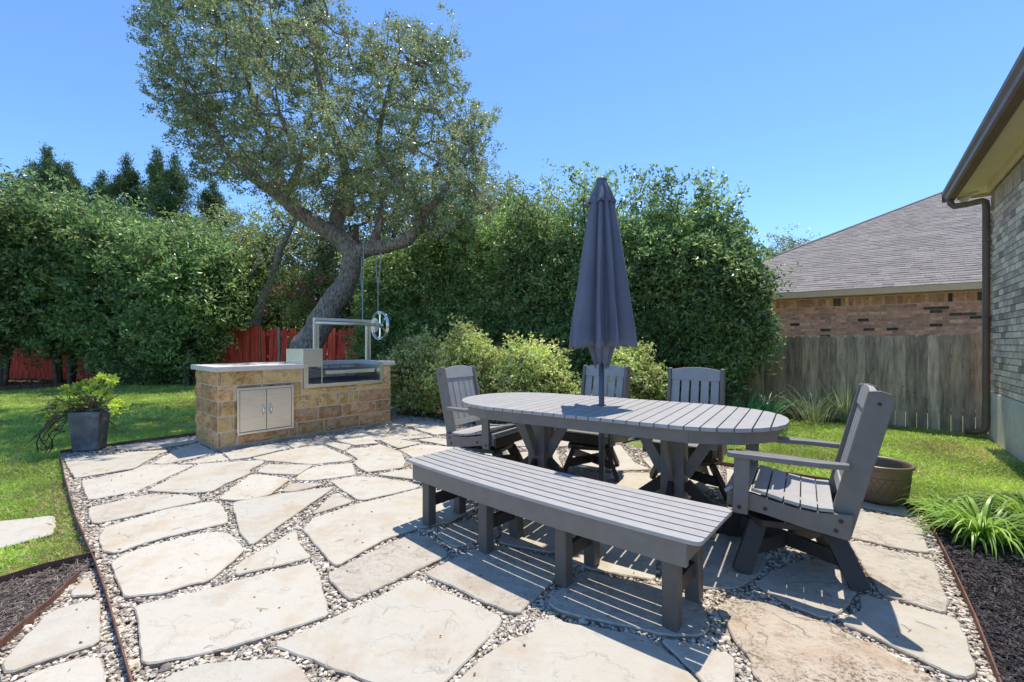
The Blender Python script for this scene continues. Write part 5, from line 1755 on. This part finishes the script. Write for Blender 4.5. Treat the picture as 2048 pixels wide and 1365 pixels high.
for i, (px, Y, z0, z1, rx, mat, lab) in enumerate([
        (470, 17.0, 1.0, 6.6, 1.9, 'farleaf', 'pale green tree behind the red fence left of the oak trunk'),
        (585, 15.6, 1.2, 6.2, 2.0, 'farleaf', 'pale green tree seen through the fork of the oak'),
        (700, 14.5, 0.8, 6.2, 2.0, 'oakleaf', 'grey green tree right behind the oak trunk'),
        (830, 14.8, 0.8, 7.0, 2.3, 'oakleaf', 'grey green tree behind the oak limb with the straps'),
        (960, 14.5, 0.8, 6.9, 2.2, 'oakleaf', 'grey green tree under the right edge of the oak crown'),
        (1060, 14.0, 0.8, 6.5, 1.8, 'farleaf', 'pale tree topping the hedge left of the umbrella'),
        (-60, 18.0, 1.0, 7.6, 2.6, 'shrubleaf', 'leafy tree rising behind the far left shrub'),
        (380, 23.0, 0.2, 6.0, 3.0, 'farleaf', 'far tree mass low between the cedars and the oak'),
        (560, 20.0, 0.1, 3.6, 2.6, 'farleaf', 'low far tree filling the gap under the oak behind the red fence'),
        (740, 17.5, 0.1, 3.8, 2.4, 'hedgeleaf', 'low dark tree behind the swing straps'),
        (1580, 24.0, 3.0, 6.9, 1.6, 'oakleaf', 'small distant tree top left of the neighbour roof')]):
    bushy('background_tree', at(px, Y), Y, z0, z1, rx, 1.3, 330, 8, 0.12, 0.45, M[mat], lab, 'tree', 70 + i, group=BG, spread=0.22, sub=7, nstem=3, trunk_r=0.09)

# ---- cedars
def cedar(px, Y, top, halfw, label, seed):
    r = np.random.default_rng(seed)
    zt = zat(top, Y)
    root = empty('cedar_tree', (at(px, Y), Y, 0))
    tag(root, label, 'tree', 'spiky cedars on the skyline at left')
    R = halfw * Y / F_PX * 1.7
    cl = []
    mb = MB()
    mb.tube([(0, 0, -0.1), (0.05, 0, zt * 0.5), (0, 0, zt - 0.3)], [0.16, 0.1, 0.02], 6)
    nl = 85
    for k in range(nl):
        f = k / nl
        z = 2.2 + (zt - 0.7 - 2.2) * f
        Lb = R * (1 - f) ** 0.6 * r.uniform(0.35, 1.2) + 0.1
        a = r.uniform(0, 6.28)
        e = np.array([Lb * math.cos(a), Lb * math.sin(a), z + Lb * r.uniform(0.15, 0.75)])
        s = np.array([0, 0, z])
        mb.tube([tuple(s), tuple(s * .5 + e * .5 + np.array([0, 0, -.05])), tuple(e)], [0.03, 0.02, 0.006], 4)
        for t in np.linspace(0.3, 1.0, 7):
            cl.append(s * (1 - t) + e * t + r.normal(size=3) * 0.05)
    for k in range(14):
        cl.append(np.array([0, 0, zt - k * 0.07]) + r.normal(size=3) * 0.012 * k)
    mb.build('trunk', M['bark'], root)
    C = np.array(cl)
    P = np.repeat(C, 60, axis=0) + r.normal(size=(len(C) * 60, 3)) * np.array([0.09, 0.09, 0.13])
    V = leaf_verts(P, r.uniform(0.08, 0.17, len(P)), 0.034, up=0.0, out=np.tile([[0, 0, 1.0]], (len(P), 1)), outw=1.4)
    np_mesh('crown', V, 4, M['cedarleaf'], root)
for i, a in enumerate([(95, 20, 300, 62, 'tall spiky cedar at the left of the skyline'), (135, 21, 330, 50, 'shorter cedar tucked right of the leftmost tall cedar'),
                       (255, 20, 318, 45, 'slim pointed cedar in the middle of the left skyline'), (315, 20.5, 305, 30, 'slimmest cedar with a bare pointed top'),
                       (350, 20, 318, 60, 'full cedar just left of the oak crown'), (425, 21, 365, 62, 'low round cedar partly hidden by the oak crown'), (205, 21, 350, 60, 'broad cedar between the pointed ones')]):
    cedar(*a, 90 + i)

# ---- leaning dark trunk behind the red fence, with crepe myrtle blooms
lt = empty('leaning_tree', (at(505, 13.6), 13.6, 0))
tag(lt, 'thin dark leaning tree behind the red fence with pink blossom around it', 'tree')
mb = MB()
q = lambda x, y, Y: pt(x, y, Y) - Vector(lt.location)
mb.tube([q(498, 700, 13.6), q(510, 645, 13.6), q(528, 600, 13.6), q(545, 560, 13.6), q(560, 500, 13.5), q(590, 440, 13.5), q(600, 400, 13.5)], [0.24, 0.2, 0.16, 0.13, 0.1, 0.07, 0.05], 10)
mb.tube([q(478, 615, 13.8), q(492, 590, 13.8), q(500, 555, 13.8), q(520, 510, 13.8)], [0.06, 0.06, 0.05, 0.03], 6)
mb.build('trunk', M['bark'], lt, smooth=True)
Tl = [np.array(q(random.Random(k).uniform(540, 660), random.Random(k + 99).uniform(545, 640), 13.3 + random.Random(k + 7).uniform(-.3, .5))) for k in range(80)]
np_mesh('foliage', leaf_cloud(np.repeat(np.array(Tl), 4, axis=0) + rng.normal(size=(320, 3)) * .12, 14, 0.07, 0.09, 0.4), 4, M['farleaf'], lt)
Tp = [np.array(q(x, y, 13.0)) for x, y in ((533, 622), (545, 582), (562, 575), (556, 592), (600, 565), (612, 580), (625, 600), (640, 560), (575, 625), (650, 615), (585, 590))]
np_mesh('blossom', leaf_cloud(np.array(Tp), 28, 0.07, 0.06, 0.7), 4, M['pinkleaf'], lt)

# ---- rose bushes
RG = 'pale yellow rose bushes between the patio and the hedge'
for i, (px, Y, h, rx, lab) in enumerate([
        (835, 7.75, 1.32, 0.6, 'straggly pale rose bush beside the right end of the island'),
        (945, 7.35, 1.42, 0.66, 'dense rose bush with cream flowers behind the left end chair'),
        (1065, 7.0, 1.3, 0.6, 'rose bush with bare brown twigs left of the umbrella'),
        (1262, 6.7, 1.18, 0.42, 'rose bush with yellow flowers right of the umbrella pole')]):
    cx_, cy_ = at(px, Y), Y
    rb = bushy('rose_bush', cx_, cy_, 0.05, h, rx, 0.42, 300, 8, 0.05, 0.6, M['roseleaf'], lab, 'rose bush', 110 + i, group=RG, spread=0.07, sub=7, nstem=6, trunk_r=0.014, ragged_=0.2)
    r = random.Random(200 + i)
    bl_ = []
    for k in range(48):
        a = r.uniform(0, 2 * math.pi); e = r.uniform(-0.2, 1.5)
        bl_.append((rx * 1.05 * math.cos(a) * math.cos(e), -abs(0.45 * math.sin(a) * math.cos(e)), 0.05 + (h - 0.05) / 2 + (h / 2) * 1.05 * math.sin(e) * r.uniform(.3, 1)))
    np_mesh('blossom', leaf_cloud(np.array(bl_), 16, 0.014, 0.03, 0.9, up=0.8), 4, M['bloom'], rb)
    # long arching bare canes
    mb = MB()
    for k in range(26):
        a = r.uniform(0, 6.28)
        e = Vector((rx * 1.1 * math.cos(a), 0.45 * math.sin(a), h * r.uniform(0.55, 1.12)))
        mb.tube([(0.1 * math.cos(a), 0.1 * math.sin(a), -0.03), (0.5 * e.x, 0.5 * e.y, e.z * 0.6), tuple(e)], [0.006, 0.0045, 0.002], 4)
    mb.build('canes', M['twig'], rb)

# ---------------------------------------------------------------- wooden fence (right)
def board_mesh(w, h, t, kind, seed):
    r = random.Random(seed)
    if kind == 'dog':
        c = 0.022
        pts = [(-w / 2, 0), (w / 2, 0), (w / 2, h - c), (w / 2 - c, h), (-w / 2 + c, h), (-w / 2, h - c)]
    else:
        pts = [(-w / 2, 0), (w / 2, 0), (w / 2, h), (-w / 2, h)]
    me = MB().plate([(x, t / 2, z) for x, z in pts], (0, -t, 0))
    m = bpy.data.meshes.new('fence_board')
    m.from_pydata(me.v, [], me.f)
    return m

def fence(name, a, b, h, w, gap, mat, label, kind, cat='fence', postmat=None, jitter=0.01, lean=0.0, rails=True, z0=-0.05, knots=False, rail_side=1):
    a, b = Vector(a), Vector(b)
    d = (b - a)
    L = d.length
    d.normalize()
    ang = math.atan2(d.y, d.x)
    root = empty(name, (a.x, a.y, 0), ang)
    tag(root, label, cat)
    n = int(L / (w + gap))
    meshes = []
    for k in range(5):
        m = board_mesh(w * (1 - 0.03 * (k % 2)), h, 0.018, kind, k)
        m.materials.append(mat)
        meshes.append(m)
    for k in range(n):
        o = link('board', meshes[k % 5], root)
        r = random.Random(k * 7 + n)
        o.location = ((k + 0.5) * (w + gap), (0.005 if k % 2 else -0.005) + r.uniform(-.004, .004), z0 + r.uniform(-jitter, jitter))
        o.rotation_euler = (0, r.uniform(-lean, lean), 0)
        if knots and k < 60:
            mb = MB()
            for q_ in range(r.randint(1, 5)):
                x = r.uniform(-w * .35, w * .35); z = r.uniform(0.1, h - 0.1); rr = r.uniform(0.005, 0.010)
                mb.add([(x + rr * math.cos(t_), -0.0105, z + 0.7 * rr * math.sin(t_)) for t_ in [i * math.pi / 4 for i in range(8)]], [tuple(range(8))])
            mb.build('knot', M['knot'], o)
    if rails:
        for z in (0.25, h * 0.5, h - 0.2):
            MB().box((L / 2, 0.035 * rail_side, z), (L, 0.04, 0.08)).build('rail', postmat or mat, root)
    k = 0.0
    while k < L:
        MB().box((k + .05, 0.10 * rail_side, h / 2 - 0.05), (0.09, 0.088, h - 0.1)).build('post', postmat or mat, root)
        k += 2.3
    return root
F0 = Vector(G(1969, 866.8))
fd = Vector(((150 - 1024) / F_PX, 1.0)).normalized()
fence('wooden_fence', F0 + fd * 6.5, F0 - fd * 0.35, 1.41, 0.118, 0.003, M['fence'], 'weathered grey dog eared board fence between the two houses', 'dog', knots=True)
# light gaps are real gaps: 4 mm between the boards

# ---------------------------------------------------------------- red fence (left)
fence('red_fence', (-27, 18.1), (-7.45, 13.15), 1.82, 0.132, 0.012, M['redfence'], 'red stained picket fence behind the lawn and the leafy shrubs', 'flat', jitter=0.02, postmat=M['redfence'], lean=0.008)
fence('red_fence', (-7.4, 13.1), (-4.0, 12.3), 1.72, 0.132, 0.02, M['redfence'], 'short jumbled leaning end of the red fence by the oak trunk', 'flat', jitter=0.06, lean=0.05)
fence('dark_fence', (-3.95, 12.25), (1.7, 11.3), 1.6, 0.14, 0.01, M['fence'], 'dark shaded board fence glimpsed through the hedge behind the rose bushes', 'flat', jitter=0.02)
# grey metal posts in front of the red fence
for px, y0, y1, lab in ((560, 655, 722, 'grey post before the red fence, nearer the oak'), (522, 640, 722, 'thin brown stake against the red fence')):
    Yp = 12.3 if px == 560 else 12.5
    tag(MB().tube([(at(px, Yp), Yp, -0.05), (at(px, Yp) - 0.03, Yp, zat(y0, Yp))], 0.035 if px == 560 else 0.02, 8).build('fence_post', M['greywood'] if px == 560 else M['twig']), lab, 'post')

# ---------------------------------------------------------------- neighbour house (right)
nE = Vector((1274, -880)).normalized()            # along the eave, to the right
nN = Vector((-nE.y, nE.x))                        # away from the camera
NP = Vector((at(1969, 9.1), 9.1))                 # point on the eave line seen at column 1969
wallz = zat(592, 9.1)
eav = zat(575.5, 9.1)
neigh = empty('neighbour_house', (NP.x, NP.y, 0), math.atan2(nE.y, nE.x))
tag(neigh, 'single storey red brick house with grey hip roof beyond the wooden fence', 'house')
XL, XR = -6.6, 3.5                                # local x extent of the front
OVH = 0.45
wt = eav - 0.02
wall_m = MB().box(((XL + 0.5 + XR) / 2, OVH + 0.15, wt / 2), (XR - XL - 0.5, 0.28, wt)).build('wall', M['mortarlight'], neigh)
def n_world(x, y, z):
    p = NP + nE * x + nN * y
    return p.x, p.y, z
def n_px(x, y, z):
    X, Y, Z = n_world(x, y, z)
    return CX + F_PX * X / Y, HY - F_PX * (Z - CAM_H) / Y
bmesh_cache = {}
def brick_mesh(key, size, mat, name='brick'):
    if key not in bmesh_cache:
        mb = MB().box((0, 0, 0), size)
        m = bpy.data.meshes.new(name)
        m.from_pydata(mb.v, [], mb.f)
        m.materials.append(mat)
        bmesh_cache[key] = m
    return bmesh_cache[key]
def bricks(parent, items, size, mats, name, nmax=300, joined_mat=None):
    """items: (score, (x,y,z), matindex, size or None); nmax biggest as objects, the rest joined"""
    items = sorted(items, key=lambda t_: -t_[0])
    for it in items[:nmax]:
        sz = it[3] or size
        me = brick_mesh((name, tuple(round(v, 3) for v in sz), it[2], parent.name), sz, mats[it[2]], name)
        o = link(name, me, parent)
        o.location = it[1]
    for mi in range(len(mats)):
        rest = [it for it in items[nmax:] if it[2] == mi]
        if rest:
            mb = MB()
            for it in rest:
                mb.box(it[1], it[3] or size)
            o = mb.build(name + '_courses', mats[mi], parent)
            o['kind'] = 'stuff'
items = []
yb = OVH + 0.008
rb_ = random.Random(4)
soldz = wt - 0.02
for k in range(int((XR - XL - 0.5) / 0.076)):
    x = XL + 0.55 + k * 0.076
    px, py = n_px(x, yb, soldz - 0.1)
    if px > 1975 or px < 1480:
        sc = -1
    else:
        sc = 100
    items.append((sc, (x, yb, soldz - 0.10), 1 if rb_.random() < 0.05 else 0, (0.066, 0.02, 0.19)))
nrow = int((soldz - 0.21) / 0.0762)
for rr_ in range(nrow):
    z = soldz - 0.21 - 0.038 - rr_ * 0.0762
    off = (rr_ % 2) * 0.106
    for k in range(int((XR - XL - 0.6) / 0.213)):
        x = XL + 0.62 + off + k * 0.213
        px, py = n_px(x, yb, z)
        vis = 1535 < px < 1972 and py < 672
        sc = 50 / n_world(x, 0, 0)[1] if vis else -2
        items.append((sc, (x, yb, z), 1 if rb_.random() < 0.07 else 0, None))
bricks(wall_m, items, (0.203, 0.02, 0.066), [M['brickred'], M['brickdark']], 'brick')
MB().box(((XL + XR) / 2, -0.011, eav + 0.055), (XR - XL + 0.02, 0.022, 0.15)).build('fascia', M['trim'], neigh, bevel=0.003)
MB().box(((XL + XR) / 2, OVH / 2 + 0.0, eav + 0.006), (XR - XL, OVH - 0.004, 0.018)).build('soffit', M['trim'], neigh)
# roof planes
PITCH = 0.52
rise = 6.5
zr = eav + 0.135
mb = MB()
depth_ = 7.5
def rp(x, y):
    return (x, y, zr + PITCH * y)
mb.add([rp(XL, -0.03), rp(XR, -0.03), rp(XR, depth_), rp(XL + depth_, depth_)], [(0, 1, 2, 3)])
mb.add([(XL, -0.03, zr - .02), (XL + depth_, depth_, zr + PITCH * depth_ - .02), (XL, 2 * depth_, zr - .02)], [(0, 1, 2)])
mb.add([(XR, depth_, zr + PITCH * depth_ - .02), (XR, 2 * depth_, zr - .02), (XL, 2 * depth_, zr - .02), (XL + depth_, depth_, zr + PITCH * depth_ - .02)], [(0, 1, 2, 3)])
roof = mb.build('roof', M['shinglestuff'], neigh)
# shingles
EXP = 0.14
items = []
slope = math.atan(PITCH)
ce, se = math.cos(slope), math.sin(slope)
rs_ = random.Random(8)
tabs, rest = [], []
row = 0
y = 0.0
while y < depth_ - 0.1:
    x = XL + y + rs_.uniform(0.0, 0.2)
    while x < XR:
        wdt = rs_.choice((0.16, 0.2, 0.26, 0.33))
        px, py = n_px(x, y, zr + PITCH * y)
        vis = 1540 < px < 1972 and py < 600
        d_ = n_world(x, y, 0)[1]
        (tabs if vis else rest).append((d_, x + wdt / 2, y, wdt))
        x += wdt + 0.006
    y += EXP * ce
    row += 1
tabs.sort()
def tabmesh(w, thick=0.009):
    # a tapered wedge lying on the slope, thick at its lower edge
    return [(-w / 2, 0, 0.001), (w / 2, 0, 0.001), (w / 2, EXP * 1.05, 0.001), (-w / 2, EXP * 1.05, 0.001), (-w / 2, 0, thick), (w / 2, 0, thick), (w / 2, EXP * 1.05, 0.002), (-w / 2, EXP * 1.05, 0.002)], \
        [(4, 5, 6, 7), (0, 1, 5, 4), (1, 2, 6, 5), (3, 0, 4, 7)]
tm = {}
for (d_, x, y, w) in tabs[:300]:
    th = rs_.choice((0.008, 0.013))
    if (w, th) not in tm:
        v_, f_ = tabmesh(w, th)
        m = bpy.data.meshes.new('shingle'); m.from_pydata(v_, [], f_); m.materials.append(M['shingle']); tm[(w, th)] = m
    o = link('shingle', tm[(w, th)], roof)
    o.location = rp(x, y - 0.03)
    o.rotation_euler = (slope, 0, 0)
mb = MB()
Rx = Matrix.Rotation(slope, 3, 'X')
for (d_, x, y, w) in tabs[300:] + rest:
    v_, f_ = tabmesh(w, rs_.choice((0.008, 0.013)))
    c = Vector(rp(x, y - 0.03))
    mb.add([Rx @ Vector(p) + c for p in v_], f_)
o = mb.build('shingle_field', M['shinglestuff'], roof)
o['kind'] = 'stuff'
MB().tube([rp(XL, -0.03), rp(XL + depth_, depth_)], 0.04, 6).build('hip_cap', M['shinglestuff'], neigh)
# small flood light under the soffit
fl = n_world(-3.5, 0.2, eav - 0.05)

# ---------------------------------------------------------------- house at the right edge
HW0 = Vector(G(1985, 875))
hd = Vector(((1715 - 1024) / F_PX, 1.0)).normalized()      # direction of the wall, away from the camera
hn = Vector((-hd.y, hd.x))                                 # outward normal, to the left
house = empty('brick_house', (HW0.x, HW0.y, 0), math.atan2(-hd.y, -hd.x))
tag(house, 'grey brick house corner with cream soffit and bronze gutter at the right edge', 'house')
# local: x toward the camera along the wall, y... local +y = rotated: outward or inward
ly = Vector((hd.y, -hd.x))       # local +y direction in world
OUT = 1 if ly.dot(hn) > 0 else -1
HLn = 6.5
FZ = zat(784, HW0.y)
WZ = zat(369.5, HW0.y) - 0.0
hb_ = MB().box((HLn / 2, -OUT * 1.5, (FZ + WZ) / 2 + 0.1), (HLn - 0.02, 2.98, WZ - FZ + 0.2)).build('wall', M['mortargrey'], house)
MB().box((HLn / 2, -OUT * 1.49, FZ / 2 - 0.03), (HLn + 0.02, 3.03, FZ + 0.06)).build('foundation', M['foundation'], house, bevel=0.004)
items = []
r = random.Random(77)
zt_ = WZ - 0.16
for k in range(int(HLn / 0.076)):
    x = 0.04 + k * 0.076
    items.append((90 - x, (x, OUT * 0.006, zt_ - 0.1), 2, (0.066, 0.022, 0.19)))
nrow = int((zt_ - 0.205 - FZ) / 0.0762)
for rr_ in range(nrow):
    z = zt_ - 0.205 - 0.038 - rr_ * 0.0762
    off = (rr_ % 2) * 0.106
    for k in range(int(HLn / 0.213)):
        x = 0.104 + off + k * 0.213
        sz = None
        if k == 0 and off:
            items.append((80, (0.051, OUT * 0.006, z), 1 if r.random() < 0.15 else 0, (0.098, 0.022, 0.066)))
        px = CX + F_PX * (HW0 - hd * x).x / max(0.2, (HW0 - hd * x).y)
        sc = 100 - x if px < 2060 else -x
        items.append((sc, (x, OUT * 0.006, z), 1 if r.random() < 0.14 else 0, sz))
bricks(hb_, items, (0.203, 0.022, 0.066), [M['brickgrey'], M['brickgreydark'], M['soldier']], 'brick')
# soffit, frieze, fascia, gutter
so_w = 0.30
EAVE_Z = WZ + 0.0
MB().box((HLn / 2 - 0.2, OUT * (so_w / 2 - 0.02), EAVE_Z + 0.01), (HLn + 0.42, so_w + 0.04, 0.02)).build('soffit', M['soffit'], house)
MB().box((HLn / 2, OUT * 0.03, EAVE_Z - 0.05), (HLn + 0.02, 0.03, 0.098)).build('frieze', M['soffit'], house, bevel=0.003)
MB().box((HLn / 2 - 0.2, OUT * (so_w + 0.012), EAVE_Z + 0.03), (HLn + 0.42, 0.022, 0.15)).build('fascia', M['gutter'], house)
MB().box((-0.42, OUT * (so_w / 2 - 0.72), EAVE_Z + 0.03), (0.022, so_w + 1.4, 0.15)).build('fascia', M['trim'], house)
# K-style gutter: profile swept along the wall
gp_ = [(0.025, 0.0), (0.085, 0.0), (0.105, 0.02), (0.112, 0.06), (0.138, 0.095), (0.142, 0.13), (0.130, 0.13), (0.125, 0.10), (0.1, 0.066), (0.09, 0.025), (0.08, 0.012), (0.03, 0.012)]
gx0, gx1 = -0.43, HLn
gy, gz_ = so_w, EAVE_Z - 0.05
pts = [(gx0, OUT * (gy + a), gz_ + b) for a, b in gp_]
MB().plate(pts, (gx1 - gx0, 0, 0)).build('gutter', M['gutter'], house)
MB().box((gx0 - 0.002, OUT * (gy + 0.08), gz_ + 0.065), (0.004, 0.11, 0.128)).build('gutter_cap', M['gutter'], house)
# roof slope above the eave
mb = MB()
mb.add([(gx0, OUT * (gy + 0.06), EAVE_Z + 0.095), (gx1, OUT * (gy + 0.06), EAVE_Z + 0.095), (gx1, -OUT * 2.6, EAVE_Z + 0.095 + 1.55), (gx0 + 2.6, -OUT * 2.6, EAVE_Z + 0.095 + 1.55)], [(0, 1, 2, 3)])
mb.add([(gx0, OUT * (gy + 0.06), EAVE_Z + 0.095), (gx0 + 2.6, -OUT * 2.6, EAVE_Z + 0.095 + 1.55), (gx0, -OUT * 5, EAVE_Z + 0.095)], [(0, 1, 2)])
mb.build('roof', M['shinglestuff'], house)
# downspout: outlet, elbow back to the wall corner, down, kick-out
dsx = 0.06
dsy = OUT * 0.055
def rect_tube(pts, w, t, name):
    mb = MB()
    mb.tube(pts, [w / 2] * len(pts), 12)
    return mb.build(name, M['gutter'], house, smooth=True)
zz = gz_
path = [(-0.33, OUT * (gy + 0.06), zz + 0.01), (-0.33, OUT * (gy + 0.055), zz - 0.05), (-0.31, OUT * (gy + 0.02), zz - 0.10), (-0.2, OUT * (gy - 0.1), zz - 0.12), (-0.03, OUT * 0.09, zz - 0.14), (0.01, OUT * 0.065, zz - 0.17), (0.02, OUT * 0.06, zz - 0.25), (0.02, OUT * 0.06, 0.16), (0.02, OUT * 0.075, 0.09), (-0.02, OUT * 0.14, 0.05), (-0.06, OUT * 0.24, 0.045)]
rect_tube(path, 0.078, 0.05, 'downspout')
for z in (2.6, 1.6, 0.5):
    MB().box((0.02, OUT * 0.045, z), (0.10, 0.07, 0.022)).build('pipe_strap', M['gutter'], house)
# flood light under the soffit corner
flx = MB()
flx.tube([(-0.26, OUT * 0.12, EAVE_Z - 0.005), (-0.26, OUT * 0.12, EAVE_Z - 0.03)], 0.045, 12)
flx.tube([(-0.28, OUT * 0.16, EAVE_Z - 0.03), (-0.34, OUT * 0.24, EAVE_Z - 0.09)], [0.02, 0.05], 12)
tag(flx.build('flood_light', M['white'], house), None)

# ---------------------------------------------------------------- distant house at left, behind the red fence
dh = empty('distant_house', (at(450, 22), 22, 0))
tag(dh, 'yellow walled house with pale roof glimpsed over the red fence', 'house')
wl = MB().box((-1.2, 1.5, 1.25), (4.6, 3, 2.5)).build('wall', M['yellowwall'], dh)
MB().box((0.85, -0.02, 1.3), (0.75, 0.1, 2.4)).build('corner_panel', M['white'], dh)
wf = MB().box((-0.1, -0.03, 1.75), (0.9, 0.08, 0.75)).build('window', M['white'], dh)
MB().box((-0.1, -0.075, 1.75), (0.76, 0.02, 0.6)).build('pane', M['glass'], wf)
mb = MB()
mb.add([(-4, -0.5, 2.45), (1.7, -0.5, 2.45), (1.7, 3.5, 2.45), (-4, 3.5, 2.45), (-2.5, 1.5, 3.7), (0.2, 1.5, 3.7)], [(0, 1, 5, 4), (1, 2, 5), (2, 3, 4, 5), (3, 0, 4), (3, 2, 1, 0)])
mb.build('roof', M['shinglestuff'], dh)
